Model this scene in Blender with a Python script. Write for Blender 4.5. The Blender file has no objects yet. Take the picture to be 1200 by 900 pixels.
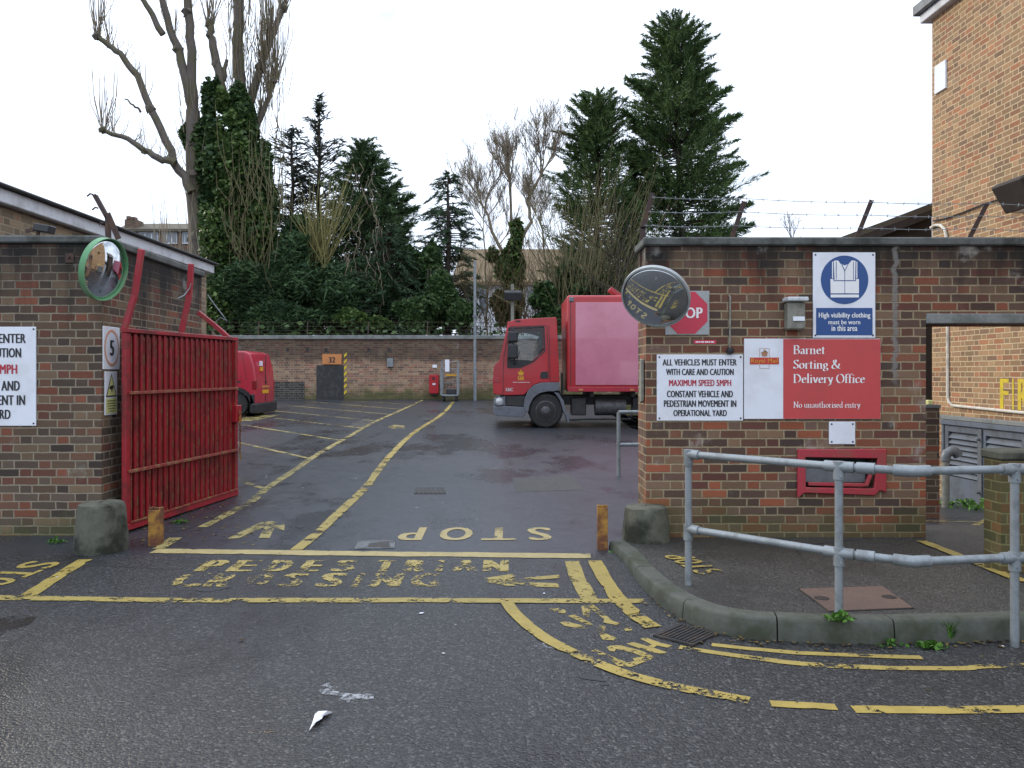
import bpy, bmesh, math, random
import numpy as np
from mathutils import Vector, Matrix

# ------------------------------------------------------------------ camera, sky, sun, exposure
F, EYE, HOR, VPG = 971.0, 1.715, 438.0, 409.0      # focal (px of 1200), eye height, horizon row, ground vanishing row
SLOPE = (HOR - VPG) / F
scene = bpy.context.scene
COL = scene.collection
cam_d = bpy.data.cameras.new("camera")
cam = bpy.data.objects.new("camera", cam_d)
COL.objects.link(cam)
cam.location = (0, 0, EYE)
cam.rotation_euler = (math.radians(90), 0, 0)
cam_d.sensor_width = 36.0
cam_d.lens = 36.0 * F / 1200.0
cam_d.shift_y = -(450 - HOR) / 1200.0
cam_d.clip_start = 0.05
cam_d.clip_end = 2000
scene.camera = cam

SUN_EL, SUN_AZ = math.radians(27), math.radians(-62)   # azimuth from +Y towards +X
world = bpy.data.worlds.new("World")
scene.world = world
world.use_nodes = True
wn, wl = world.node_tree.nodes, world.node_tree.links
wn.clear()
wo = wn.new("ShaderNodeOutputWorld"); bg = wn.new("ShaderNodeBackground")
sky = wn.new("ShaderNodeTexSky"); sky.sky_type = 'NISHITA'; sky.sun_disc = False
sky.sun_elevation = SUN_EL; sky.sun_rotation = SUN_AZ; sky.air_density = 1.0; sky.dust_density = 2.0
tc = wn.new("ShaderNodeTexCoord"); mp = wn.new("ShaderNodeMapping"); mp.inputs["Scale"].default_value = (1, 1, 2.4)
nz = wn.new("ShaderNodeTexNoise"); nz.inputs["Scale"].default_value = 2.6; nz.inputs["Detail"].default_value = 6; nz.inputs["Roughness"].default_value = .55
cr = wn.new("ShaderNodeValToRGB"); cr.color_ramp.elements[0].position = .33; cr.color_ramp.elements[1].position = .47
cr.color_ramp.elements[0].color = (.38, .38, .38, 1); cr.color_ramp.elements[1].color = (1, 1, 1, 1)
mx = wn.new("ShaderNodeMix"); mx.data_type = 'RGBA'
mx.inputs["B"].default_value = (11.7, 13.0, 15.2, 1)
wl.new(tc.outputs["Generated"], mp.inputs["Vector"]); wl.new(mp.outputs["Vector"], nz.inputs["Vector"])
wl.new(nz.outputs["Fac"], cr.inputs["Fac"]); wl.new(cr.outputs["Color"], mx.inputs["Factor"])
sp_ = wn.new("ShaderNodeSeparateXYZ"); ov = wn.new("ShaderNodeMapRange"); ml = wn.new("ShaderNodeVectorMath"); ml.operation = 'SCALE'
ov.inputs["From Min"].default_value = 0.0; ov.inputs["From Max"].default_value = .9; ov.inputs["To Min"].default_value = .78; ov.inputs["To Max"].default_value = 1.4
wl.new(tc.outputs["Generated"], sp_.inputs[0]); wl.new(sp_.outputs[2], ov.inputs["Value"])      # an overcast sky is brighter overhead
wl.new(sky.outputs["Color"], mx.inputs["A"]); wl.new(mx.outputs["Result"], ml.inputs[0]); wl.new(ov.outputs[0], ml.inputs["Scale"]); wl.new(ml.outputs[0], bg.inputs["Color"])
bg.inputs["Strength"].default_value = 0.1
wl.new(bg.outputs["Background"], wo.inputs["Surface"])

sun_d = bpy.data.lights.new("sun", 'SUN'); sun_d.energy = 1.5; sun_d.angle = math.radians(10); sun_d.color = (1.0, .86, .66)
sun = bpy.data.objects.new("sun", sun_d); COL.objects.link(sun)
sdir = Vector((math.sin(SUN_AZ) * math.cos(SUN_EL), math.cos(SUN_AZ) * math.cos(SUN_EL), math.sin(SUN_EL)))
sun.rotation_euler = sdir.to_track_quat('Z', 'Y').to_euler()
sun.location = (-20, 10, 30)
vs = scene.view_settings
vs.view_transform = 'Standard'; vs.look = 'None'; vs.exposure = 0.29; vs.gamma = 1; vs.use_curve_mapping = False

# ------------------------------------------------------------------ measuring helpers
def P(px, py, Y):
    return Vector(((px - 600) * Y / F, Y, EYE - (py - HOR) * Y / F))
def gz(Y):
    return SLOPE * max(-3.0, min(Y, 45.0))
def G(px, py):                                  # a point of the sloping road
    Y = F * EYE / (py - VPG)
    return ((px - 600) * Y / F, Y)
PAVE = 0.28
def GP(px, py, z=PAVE):                         # a point of the level pavement
    Y = F * (EYE - z) / (py - HOR)
    return ((px - 600) * Y / F, Y)
def lin(c):
    c /= 255.0
    return c / 12.92 if c <= .04045 else ((c + .055) / 1.055) ** 2.4
def C(r, g, b):
    return (lin(r), lin(g), lin(b), 1)

# ------------------------------------------------------------------ object helpers
def tag(o, label, cat, group=None):
    o["label"] = label; o["category"] = cat
    if group: o["group"] = group
    return o
def thing(name, label, cat, loc=(0, 0, 0), group=None, rz=0):
    o = bpy.data.objects.new(name, None); COL.objects.link(o)
    o.location = loc; o.rotation_euler = (0, 0, rz); o.empty_display_size = .2
    return tag(o, label, cat, group)
def origin(o):
    v = Vector((0, 0, 0))
    while o is not None:
        v += o.location; o = o.parent
    return v
def copy_tree(o, parent=None):
    c = o.copy(); COL.objects.link(c); c.parent = parent
    for ch in list(o.children): copy_tree(ch, c)
    return c

class MB:
    """collects polygons and links them as ONE mesh object"""
    def __init__(s): s.v = []; s.f = []
    def add(s, vs_, fs):
        n = len(s.v); s.v += [tuple(v) for v in vs_]; s.f += [tuple(i + n for i in f) for f in fs]; return s
    def box(s, x0, x1, y0, y1, z0, z1):
        return s.add([(x0,y0,z0),(x1,y0,z0),(x1,y1,z0),(x0,y1,z0),(x0,y0,z1),(x1,y0,z1),(x1,y1,z1),(x0,y1,z1)],
                     [(3,2,1,0),(4,5,6,7),(0,1,5,4),(1,2,6,5),(2,3,7,6),(3,0,4,7)])
    def obox(s, c, u, v, w):                      # centre and three half axes
        c, u, v, w = Vector(c), Vector(u), Vector(v), Vector(w)
        if u.cross(v).dot(w) < 0: u = -u
        p = [c-u-v-w, c+u-v-w, c+u+v-w, c-u+v-w, c-u-v+w, c+u-v+w, c+u+v+w, c-u+v+w]
        return s.add(p, [(3,2,1,0),(4,5,6,7),(0,1,5,4),(1,2,6,5),(2,3,7,6),(3,0,4,7)])
    def bar(s, a, b, wx, wy, up=(0, 0, 1)):       # rectangular bar from a to b
        a, b = Vector(a), Vector(b); d = b - a
        up = Vector(up)
        sd = d.cross(up)
        if sd.length < 1e-6: sd = d.cross(Vector((1, 0, 0)))
        sd.normalize(); u2 = sd.cross(d).normalized()
        return s.obox((a + b) / 2, d / 2, sd * wx / 2, u2 * wy / 2)
    def tube(s, pts, r, n=8, cap=True):
        pts = [Vector(p) for p in pts]
        rs = r if isinstance(r, (list, tuple)) else [r] * len(pts)
        base = len(s.v); t0 = None; nrm = None
        for i, p in enumerate(pts):
            t = (pts[min(i+1, len(pts)-1)] - pts[max(i-1, 0)])
            t = t.normalized() if t.length > 1e-9 else Vector((0, 0, 1))
            if nrm is None:
                nrm = t.orthogonal().normalized()
            else:
                nrm = nrm - t * nrm.dot(t)
                nrm = nrm.normalized() if nrm.length > 1e-6 else t.orthogonal().normalized()
            bi = t.cross(nrm)
            for k in range(n):
                a = 2 * math.pi * k / n
                s.v.append(tuple(p + (nrm * math.cos(a) + bi * math.sin(a)) * rs[i]))
        for i in range(len(pts) - 1):
            for k in range(n):
                a, b = base + i*n + k, base + i*n + (k+1) % n
                s.f.append((a, b, b + n, a + n))
        if cap:
            s.f.append(tuple(base + k for k in reversed(range(n))))
            s.f.append(tuple(base + (len(pts)-1)*n + k for k in range(n)))
        return s
    def lathe(s, prof, c, axis=(0, 0, 1), n=24, a0=0, a1=2*math.pi):   # prof: (radius, height) pairs
        axis = Vector(axis).normalized(); u = axis.orthogonal().normalized(); w = axis.cross(u); c = Vector(c)
        base = len(s.v)
        full = abs(a1 - a0 - 2*math.pi) < 1e-6
        m = n if full else n + 1
        for r, h in prof:
            for k in range(m):
                a = a0 + (a1 - a0) * k / n
                s.v.append(tuple(c + axis*h + (u*math.cos(a) + w*math.sin(a)) * r))
        for i in range(len(prof) - 1):
            for k in range(n):
                a, b = base + i*m + k, base + i*m + (k+1) % m
                s.f.append((a, b, b + m, a + m))
        if full:
            if prof[0][0] > 1e-5: s.f.append(tuple(base + k for k in reversed(range(n))))
            if prof[-1][0] > 1e-5: s.f.append(tuple(base + (len(prof)-1)*n + k for k in range(n)))
        return s
    def prism(s, outer, holes, conv, d0, d1):     # 2-D outline (with holes) extruded; conv(a, b, d) gives the point
        bm = bmesh.new(); rings = []
        for ring in [outer] + list(holes):
            vv = [bm.verts.new((p[0], p[1], 0)) for p in ring]
            for i in range(len(vv)): bm.edges.new((vv[i], vv[(i+1) % len(vv)]))
            rings.append(len(ring))
        bmesh.ops.triangle_fill(bm, use_beauty=True, use_dissolve=False, edges=bm.edges[:], normal=(0, 0, 1))
        bm.verts.index_update(); bm.normal_update()
        P2 = [(v.co.x, v.co.y) for v in bm.verts]
        fs = []
        for f in bm.faces:
            ix = [v.index for v in f.verts]
            fs.append(ix if f.normal.z > 0 else ix[::-1])
        bm.free()
        n = len(P2); base = len(s.v)
        s.v += [tuple(conv(a, b, d0)) for a, b in P2] + [tuple(conv(a, b, d1)) for a, b in P2]
        for f in fs:
            s.f.append(tuple(base + i for i in f)); s.f.append(tuple(base + n + i for i in f[::-1]))
        o = 0
        for r in rings:
            for i in range(r):
                a, b = base + o + i, base + o + (i+1) % r
                s.f.append((a, b, b + n, a + n))
            o += r
        return s
    def poly(s, pts): return s.add(pts, [tuple(range(len(pts)))])
    def build(s, name, mat, parent=None, bevel=0, seg=1, smooth=False, loc=None, fix=True):
        o3 = origin(parent) if parent is not None else Vector(loc or (0, 0, 0))
        me = bpy.data.meshes.new(name)
        me.from_pydata([(v[0]-o3.x, v[1]-o3.y, v[2]-o3.z) for v in s.v], [], s.f)
        if fix or bevel:
            bm = bmesh.new(); bm.from_mesh(me)
            if fix: bmesh.ops.recalc_face_normals(bm, faces=bm.faces[:])
            if bevel:
                ed = [e for e in bm.edges if len(e.link_faces) == 2 and e.calc_face_angle(0) > .5]
                bmesh.ops.bevel(bm, geom=ed, offset=bevel, segments=seg, affect='EDGES', profile=.6, clamp_overlap=True)
            bm.to_mesh(me); bm.free()
        if smooth:
            me.polygons.foreach_set("use_smooth", [True] * len(me.polygons))
            if smooth != 'all':
                me.set_sharp_from_angle(angle=math.radians(38))
        me.materials.append(mat)
        o = bpy.data.objects.new(name, me); COL.objects.link(o)
        if parent is not None: o.parent = parent
        else: o.location = o3
        return o

# ------------------------------------------------------------------ material helpers
class NT:
    def __init__(s, name):
        s.m = bpy.data.materials.new(name); s.m.use_nodes = True
        s.n = s.m.node_tree.nodes; s.l = s.m.node_tree.links
        s.b = s.n["Principled BSDF"]; s.out = s.n["Material Output"]
    def new(s, t, **kw):
        n = s.n.new(t)
        for k, v in kw.items(): setattr(n, k, v)
        return n
    def put(s, sock, v):
        if isinstance(v, bpy.types.NodeSocket): s.l.new(v, sock)
        elif v is not None: sock.default_value = v
    def math(s, op, a, b=None, c=None, clamp=False):
        n = s.new("ShaderNodeMath", operation=op, use_clamp=clamp)
        s.put(n.inputs[0], a); s.put(n.inputs[1], b); s.put(n.inputs[2], c)
        return n.outputs[0]
    def sstep(s, v, lo, hi):
        n = s.new("ShaderNodeMapRange", interpolation_type='SMOOTHSTEP')
        s.put(n.inputs["Value"], v); s.put(n.inputs["From Min"], lo); s.put(n.inputs["From Max"], hi)
        return n.outputs[0]
    def mix(s, f, a, b, mode='MIX'):
        n = s.new("ShaderNodeMix", data_type='RGBA', blend_type=mode)
        s.put(n.inputs["Factor"], f); s.put(n.inputs["A"], a); s.put(n.inputs["B"], b)
        return n.outputs["Result"]
    def noise(s, vec, scale, detail=3, rough=.55, out="Fac"):
        n = s.new("ShaderNodeTexNoise"); s.put(n.inputs["Vector"], vec)
        n.inputs["Scale"].default_value = scale; n.inputs["Detail"].default_value = detail; n.inputs["Roughness"].default_value = rough
        return n.outputs[out]
    def ramp(s, f, stops, interp='LINEAR'):
        n = s.new("ShaderNodeValToRGB"); n.color_ramp.interpolation = interp
        e = n.color_ramp.elements
        while len(e) < len(stops): e.new(.5)
        for q, (p, c) in zip(e, stops): q.position = p; q.color = c
        s.put(n.inputs["Fac"], f); return n.outputs["Color"]
    def pos(s): return s.new("ShaderNodeNewGeometry").outputs["Position"]
    def obj(s): return s.new("ShaderNodeTexCoord").outputs["Object"]
    def sep(s, v):
        n = s.new("ShaderNodeSeparateXYZ"); s.put(n.inputs[0], v); return n.outputs
    def comb(s, x, y, z=0.0):
        n = s.new("ShaderNodeCombineXYZ"); s.put(n.inputs[0], x); s.put(n.inputs[1], y); s.put(n.inputs[2], z); return n.outputs[0]
    def scale(s, v, sc):
        n = s.new("ShaderNodeMapping"); s.put(n.inputs["Vector"], v); n.inputs["Scale"].default_value = sc; return n.outputs[0]
    def bump(s, h, strength=.4, dist=.01):
        n = s.new("ShaderNodeBump"); s.put(n.inputs["Strength"], strength); n.inputs["Distance"].default_value = dist
        s.put(n.inputs["Height"], h); s.l.new(n.outputs[0], s.b.inputs["Normal"])
    def set(s, col=None, rough=None, metal=None, spec=None, coat=None):
        s.put(s.b.inputs["Base Color"], col); s.put(s.b.inputs["Roughness"], rough); s.put(s.b.inputs["Metallic"], metal)
        s.put(s.b.inputs["Specular IOR Level"], spec); s.put(s.b.inputs["Coat Weight"], coat)
        return s.m

def weathered(name, col, rough=.5, metal=0, dirt=(.05, .045, .035, 1), amount=.35, scale=6, bump=.1, var=.15, coat=None, spec=None):
    """paint, metal or plastic with grime, faint tone drift and uneven gloss"""
    t = NT(name); p = t.pos()
    n1 = t.noise(p, scale, 5, .65); n2 = t.noise(p, scale * 7, 3)
    g = t.math('MULTIPLY', t.sstep(n1, .44, .66), amount)
    dark = tuple(c * (1 - var) for c in col[:3]) + (1,); lite = tuple(min(1, c * (1 + var)) for c in col[:3]) + (1,)
    base = t.mix(n2, dark, lite)
    t.set(t.mix(g, base, dirt), t.math('MULTIPLY_ADD', n1, .3, rough - .15), metal, spec, coat)
    if bump: t.bump(n2, bump, .004)
    return t.m

def brick_mat(name, stops, mortar, z0=0.0, soot=None, moss=None, white=None, crack=None, course=.075, wear=.4, wet=None, lighter=1.0):
    """Flemish bond worked out from the world position: every brick has its own tone"""
    t = NT(name); geo = t.new("ShaderNodeNewGeometry"); pos = geo.outputs["Position"]
    x, y, z = t.sep(pos); nx = t.math('ABSOLUTE', t.sep(geo.outputs["True Normal"])[0])
    side = t.math('GREATER_THAN', nx, .6)
    u = t.math('ADD', t.math('MULTIPLY', x, t.math('SUBTRACT', 1.0, side)), t.math('MULTIPLY', y, side))
    w1 = t.noise(pos, 11, 3, .6, "Color"); wx, wy, _ = t.sep(w1)
    u = t.math('ADD', u, t.math('MULTIPLY_ADD', wx, .016, -.008))
    v = t.math('ADD', t.math('SUBTRACT', z, z0), t.math('MULTIPLY_ADD', wy, .012, -.006))
    PER = course * 4.5
    vr = t.math('DIVIDE', v, course); row = t.math('FLOOR', vr); fv = t.math('FRACT', vr)
    odd = t.math('MULTIPLY', t.math('ABSOLUTE', t.math('MODULO', row, 2.0)), .5)
    rj = t.new("ShaderNodeTexWhiteNoise", noise_dimensions='1D'); t.put(rj.inputs["W"], row)
    ur = t.math('ADD', t.math('ADD', t.math('DIVIDE', u, PER), odd), t.math('MULTIPLY', rj.outputs["Value"], .07))
    k = t.math('FLOOR', ur); fu = t.math('FRACT', ur)
    isH = t.math('GREATER_THAN', fu, .6667)
    ds = t.math('MINIMUM', fu, t.math('SUBTRACT', .6667, fu)); dh = t.math('MINIMUM', t.math('SUBTRACT', fu, .6667), t.math('SUBTRACT', 1.0, fu))
    d = t.math('MULTIPLY', t.math('MAXIMUM', ds, dh), PER)
    dv = t.math('MULTIPLY', t.math('MINIMUM', fv, t.math('SUBTRACT', 1.0, fv)), course)
    dist = t.math('MINIMUM', d, dv)
    brick = t.sstep(dist, .0042, .0085)
    wn_ = t.new("ShaderNodeTexWhiteNoise", noise_dimensions='3D')
    t.put(wn_.inputs["Vector"], t.comb(t.math('MULTIPLY_ADD', k, 2.0, isH), row, t.math('MULTIPLY', side, 7.3)))
    rnd = wn_.outputs["Value"]; r2 = t.sep(wn_.outputs["Color"])[1]
    bc = t.ramp(rnd, stops, 'CONSTANT')
    fine = t.noise(pos, 60, 4, .7); mid = t.noise(pos, 14, 4, .6); big = t.noise(pos, 1.1, 4, .6)
    tone = t.math('ADD', t.math('MULTIPLY_ADD', r2, .30, .55), t.math('MULTIPLY_ADD', fine, .5, -.18))
    tone = t.math('ADD', tone, t.math('MULTIPLY_ADD', t.noise(pos, .7, 3, .6), .7, -.20))   # the wall weathers in broad areas
    tone = t.math('MULTIPLY', tone, lighter)
    bc = t.mix(1.0, bc, t.comb(tone, tone, tone), 'MULTIPLY')
    mo = t.mix(mid, tuple(c * .55 for c in mortar[:3]) + (1,), tuple(min(1, c * 1.35) for c in mortar[:3]) + (1,))
    smear = t.math('MULTIPLY', t.sstep(t.math('ADD', t.math('MULTIPLY', mid, .6), t.math('MULTIPLY', big, .5)), .60, .85), wear)
    bc = t.mix(smear, bc, t.mix(.5, mo, bc))
    col = t.mix(brick, mo, bc)
    if soot:      # grime washed from the coping: (top z, depth, strength)
        zt, dp, st = soot
        m = t.sstep(t.math('ADD', z, t.math('MULTIPLY_ADD', t.noise(t.scale(pos, (2.2, 2.2, .35)), 1.5, 4, .6), dp * 1.8, -dp * .9)), zt - dp, zt - .02)
        col = t.mix(t.math('MULTIPLY', m, st), col, (.011, .0105, .010, 1))
    if moss:      # green growth above the foot: (foot z, height, strength)
        zb, ht, st = moss
        m = t.sstep(t.math('ADD', z, t.math('MULTIPLY_ADD', t.noise(pos, 2.3, 5, .65), -ht * 2.4, ht * 1.2)), zb + ht, zb)
        col = t.mix(t.math('MULTIPLY', m, st), col, (.060, .072, .020, 1))
    if crack:     # a mended crack: zigzag of grey mortar
        zig = t.math('ADD', x, t.math('MULTIPLY_ADD', t.noise(t.comb(0.0, 0.0, z), 9, 2, .5), .16, -.08))
        m = t.sstep(t.math('ABSOLUTE', t.math('SUBTRACT', zig, crack[0])), .032, .012)
        m = t.math('MULTIPLY', m, t.sstep(z, crack[1], crack[1] + .2))
        col = t.mix(t.math('MULTIPLY', m, .8), col, (.19, .18, .165, 1))
    if white:     # lime bloom
        m = t.math('MULTIPLY', t.sstep(t.noise(pos, 1.7, 6, .7), .60, .75), white)
        col = t.mix(m, col, (.42, .40, .37, 1))
    t.set(col, t.math('MULTIPLY_ADD', fine, .2, .72), 0, .3)
    t.bump(t.math('ADD', t.math('MULTIPLY', brick, .8), t.math('MULTIPLY', fine, .35)), .55, .008)
    return t.m

def asphalt_mat(name, base, dampness=.5, yard=True, grain=1.0):
    t = NT(name); p = t.pos(); x, y, z = t.sep(p)
    big = t.noise(p, .55, 5, .6); mid = t.noise(p, 4.5, 4, .6); n3 = t.noise(p, 38 * grain, 4, .75)
    vo = t.new("ShaderNodeTexVoronoi"); t.put(vo.inputs["Vector"], p); vo.inputs["Scale"].default_value = 80 * grain
    chip = t.sep(vo.outputs["Color"])[0]
    c = t.mix(t.math('MULTIPLY_ADD', mid, .5, t.math('MULTIPLY', big, .5)), tuple(q * .6 for q in base[:3]) + (1,), tuple(q * 1.45 for q in base[:3]) + (1,))
    ch2 = t.sep(vo.outputs["Color"])[1]; ch2 = t.math('MULTIPLY_ADD', ch2, 1.3, .35)
    c = t.mix(1.0, c, t.comb(ch2, ch2, ch2), 'MULTIPLY')
    sp = t.sstep(chip, .80, .98); c = t.mix(t.math('MULTIPLY', sp, .38), c, (.17, .165, .155, 1))
    c = t.mix(t.math('MULTIPLY', t.sstep(n3, .52, .36), .8), c, (.008, .008, .009, 1))
    pat = t.sstep(t.noise(t.scale(p, (1, .55, 1)), .8, 6, .62), .50, .62)                  # dark damp patches
    c = t.mix(t.math('MULTIPLY', pat, dampness * .55), c, tuple(q * .35 for q in base[:3]) + (1,))
    cv = t.new("ShaderNodeTexVoronoi", feature='DISTANCE_TO_EDGE'); cv.inputs["Scale"].default_value = .38
    t.put(cv.inputs["Vector"], t.mix(.06, p, t.noise(p, 2.2, 4, .7, "Color"), 'ADD'))
    ck = t.math('MULTIPLY', t.sstep(cv.outputs["Distance"], .006, .0015), t.sstep(t.noise(p, .5, 2), .55, .62))
    c = t.mix(ck, c, (.008, .008, .008, 1))
    r = t.math('MULTIPLY_ADD', pat, -.10 * dampness * 2, .47 if yard else .58); bst = None
    r = t.math('ADD', r, t.math('MULTIPLY_ADD', mid, .2, -.1))
    bs = .85
    if yard:
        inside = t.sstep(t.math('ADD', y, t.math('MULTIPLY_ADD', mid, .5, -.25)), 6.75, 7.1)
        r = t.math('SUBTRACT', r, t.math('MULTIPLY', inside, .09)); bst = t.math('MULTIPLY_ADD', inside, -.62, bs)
        c = t.mix(t.math('MULTIPLY', inside, .62), c, (.036, .040, .051, 1))  # bluish yard tone paints part of the sky's sheen into the colour
    t.set(c, r, 0, .5)
    t.bump(t.math('ADD', t.math('MULTIPLY', vo.outputs["Distance"], -.7), t.math('MULTIPLY', n3, .9)), bs if bst is None else bst, .008)
    return t.m

def paint_mat(name, col, lo=.40, hi=.50, under=None):
    """road paint worn through: where the noise says so, the sheet is simply not there"""
    t = NT(name); p = t.pos()
    a = t.math('ADD', t.math('MULTIPLY', t.noise(p, 5.5, 6, .7), .62), t.math('MULTIPLY', t.noise(p, 45, 4, .7), .38))
    a = t.math('ADD', a, t.math('MULTIPLY_ADD', t.noise(p, .9, 3, .6), .30, -.15))    # whole stretches worn by traffic
    keep = t.sstep(a, lo, hi)
    c = t.mix(t.noise(p, 9, 5, .65), tuple(q * .55 for q in col[:3]) + (1,), tuple(min(1, q * 1.25) for q in col[:3]) + (1,))
    t.set(c, .6, 0, .4)
    t.bump(t.noise(p, 90, 3), .4, .004)
    tr = t.new("ShaderNodeBsdfTransparent"); ms = t.new("ShaderNodeMixShader")
    t.put(ms.inputs[0], keep); t.l.new(tr.outputs[0], ms.inputs[1]); t.l.new(t.b.outputs[0], ms.inputs[2])
    t.l.new(ms.outputs[0], t.out.inputs["Surface"])
    return t.m

def leaf_mat(name, dark, lite, scale=.9, rough=.6, trans=.15):
    t = NT(name); g = t.new("ShaderNodeNewGeometry")
    f = t.math('ADD', t.math('MULTIPLY', g.outputs["Random Per Island"], .55), t.math('MULTIPLY', t.noise(g.outputs["Position"], scale, 4, .6), .45))
    t.set(t.mix(t.sstep(f, .32, .75), dark, lite), rough, 0, .2)
    tl = t.new("ShaderNodeBsdfTranslucent"); t.put(tl.inputs[0], lite)
    ms = t.new("ShaderNodeMixShader"); ms.inputs[0].default_value = trans
    t.l.new(t.b.outputs[0], ms.inputs[1]); t.l.new(tl.outputs[0], ms.inputs[2]); t.l.new(ms.outputs[0], t.out.inputs["Surface"])
    return t.m

def glass_mat(name, tint=(.8, .85, .85, 1), rough=.02, clear=.75):
    t = NT(name)
    tr = t.new("ShaderNodeBsdfTransparent"); tr.inputs[0].default_value = tint
    gl = t.new("ShaderNodeBsdfGlossy"); gl.inputs["Roughness"].default_value = rough
    fr = t.new("ShaderNodeFresnel"); fr.inputs[0].default_value = 1.5
    ms = t.new("ShaderNodeMixShader"); t.put(ms.inputs[0], t.math('MULTIPLY_ADD', fr.outputs[0], 1.0, 0.01, clamp=True))
    t.l.new(tr.outputs[0], ms.inputs[1]); t.l.new(gl.outputs[0], ms.inputs[2]); t.l.new(ms.outputs[0], t.out.inputs["Surface"])
    return t.m

def bark_mat(name, a, b, moss=None):
    t = NT(name); p = t.pos()
    n = t.noise(t.scale(p, (1, 1, .25)), 14, 5, .65); n2 = t.noise(p, 1.3, 4)
    c = t.mix(n, a, b)
    if moss: c = t.mix(t.sstep(n2, .45, .62), c, moss)
    t.set(c, .85, 0, .2); t.bump(n, .5, .02)
    return t.m

M = {}
red_stops = [(0, C(104, 72, 58)), (.12, C(120, 78, 60)), (.22, C(88, 68, 58)), (.34, C(116, 92, 74)), (.46, C(132, 78, 58)), (.54, C(108, 84, 72)), (.66, C(78, 64, 57)), (.74, C(122, 96, 74)), (.84, C(100, 64, 55)), (.93, C(146, 84, 60))]
brown_stops = [(0, C(92, 74, 60)), (.15, C(108, 78, 62)), (.28, C(80, 67, 58)), (.42, C(116, 96, 76)), (.56, C(104, 68, 56)), (.68, C(94, 80, 68)), (.80, C(124, 76, 58)), (.90, C(72, 60, 54))]
tan_stops = [(0, C(142, 114, 86)), (.18, C(152, 122, 90)), (.34, C(130, 103, 80)), (.50, C(156, 124, 92)), (.64, C(146, 106, 80)), (.76, C(138, 115, 88)), (.88, C(158, 110, 80)), (.95, C(122, 97, 78))]
M['brick_gate'] = brick_mat('weathered brown-red brick', red_stops, C(148, 133, 106), .02, soot=(2.92, .62, .93), moss=(.26, .45, .5), white=.65, crack=(3.375, 1.55))
M['brick_gate_left'] = brick_mat('sooty brown brick', brown_stops, C(136, 126, 108), .02, soot=(3.0, .85, .95), moss=(.2, .3, .6), white=.4)
M['brick_back'] = brick_mat('buff brown yard brick', [(0, C(138, 112, 92)), (.2, C(152, 122, 98)), (.4, C(122, 96, 82)), (.6, C(144, 102, 84)), (.8, C(156, 130, 104)), (.92, C(110, 88, 76))], C(160, 145, 126), .02, soot=(2.30, .30, .6), moss=(.9, .5, .8), white=.35)
M['brick_sun'] = brick_mat('tan brick', tan_stops, C(198, 177, 142), .02, wear=.15, lighter=1.1)
M['brick_depot'] = brick_mat('buff brick', [(0, C(128, 112, 92)), (.3, C(142, 122, 98)), (.6, C(116, 102, 84)), (.85, C(134, 108, 86))], C(150, 138, 118), .02)
M['brick_far'] = brick_mat('far brick', brown_stops, C(130, 120, 104), .02)
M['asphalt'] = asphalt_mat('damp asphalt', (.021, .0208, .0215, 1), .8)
M['asphalt_pave'] = asphalt_mat('dark pavement asphalt', (.036, .034, .029, 1), .5, yard=False, grain=1.3)
M['yellow'] = paint_mat('worn yellow road paint', (.33, .25, .068, 1), .435, .485)
M['yellow_worn'] = paint_mat('very worn yellow road paint', (.37, .28, .085, 1), .485, .535)
M['yellow_fresh'] = paint_mat('firm yellow road paint', (.335, .247, .058, 1), .41, .455)
M['yellow_pale'] = paint_mat('pale yellow road paint', (.38, .30, .13, 1), .39, .45)
M['yellow_thin'] = paint_mat('thin yellow bay paint', (.31, .25, .09, 1), .44, .52)
M['brown_smear'] = paint_mat('brown smear', (.16, .10, .05, 1), .50, .60)
M['white_smear'] = paint_mat('spilt white paint', (.30, .31, .33, 1), .50, .62)
M['concrete'] = weathered('mossy concrete', (.085, .085, .062, 1), .85, 0, (.013, .015, .008, 1), .97, 3.2, .6, .4)
M['concrete_pale'] = weathered('pale worn cover', (.12, .125, .125, 1), .7, 0, (.03, .03, .03, 1), .9, 9, .4, .3)
M['coping'] = weathered('grey coping concrete', (.10, .105, .10, 1), .85, 0, (.025, .028, .022, 1), .8, 4, .5, .35)
M['lintel'] = weathered('lintel concrete', (.20, .21, .20, 1), .85, 0, (.08, .085, .075, 1), .6, 5, .5, .25)
M['kerb'] = weathered('green grey kerb stone', (.066, .070, .056, 1), .8, 0, (.028, .034, .014, 1), .85, 3.5, .6, .4)
M['galv'] = weathered('galvanised steel', (.23, .255, .27, 1), .5, .3, (.11, .115, .11, 1), .55, 9, .12, .15)
M['white_panel'] = weathered('white sign enamel', (.72, .74, .80, 1), .35, 0, (.42, .42, .38, 1), .25, 3, 0, .03)
M['white_pvc'] = weathered('white painted board', (.74, .77, .82, 1), .45, 0, (.4, .4, .36, 1), .2, 3, 0, .03)
M['cream'] = weathered('cream conduit', (.62, .58, .50, 1), .5)
M['black'] = weathered('black lettering', (.012, .013, .016, 1), .5, 0, (.05, .05, .05, 1), .15, 8, 0)
M['text_red'] = weathered('crimson lettering', (.42, .015, .035, 1), .5, 0, (.2, .05, .05, 1), .15, 8, 0)
M['text_white'] = weathered('white lettering', (.80, .80, .80, 1), .5, 0, (.5, .45, .45, 1), .1, 8, 0, .02)
M['sign_red'] = weathered('faded red enamel', (.50, .052, .050, 1), .38, 0, (.30, .06, .05, 1), .3, 2.5, 0, .05)
M['stop_red'] = weathered('stop sign red', (.52, .025, .06, 1), .4, 0, (.3, .05, .05, 1), .2, 4, 0, .05)
M['stop_plate'] = weathered('grey sign plate', (.32, .34, .34, 1), .5, 0, (.2, .2, .19, 1), .4, 4, 0)
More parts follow.
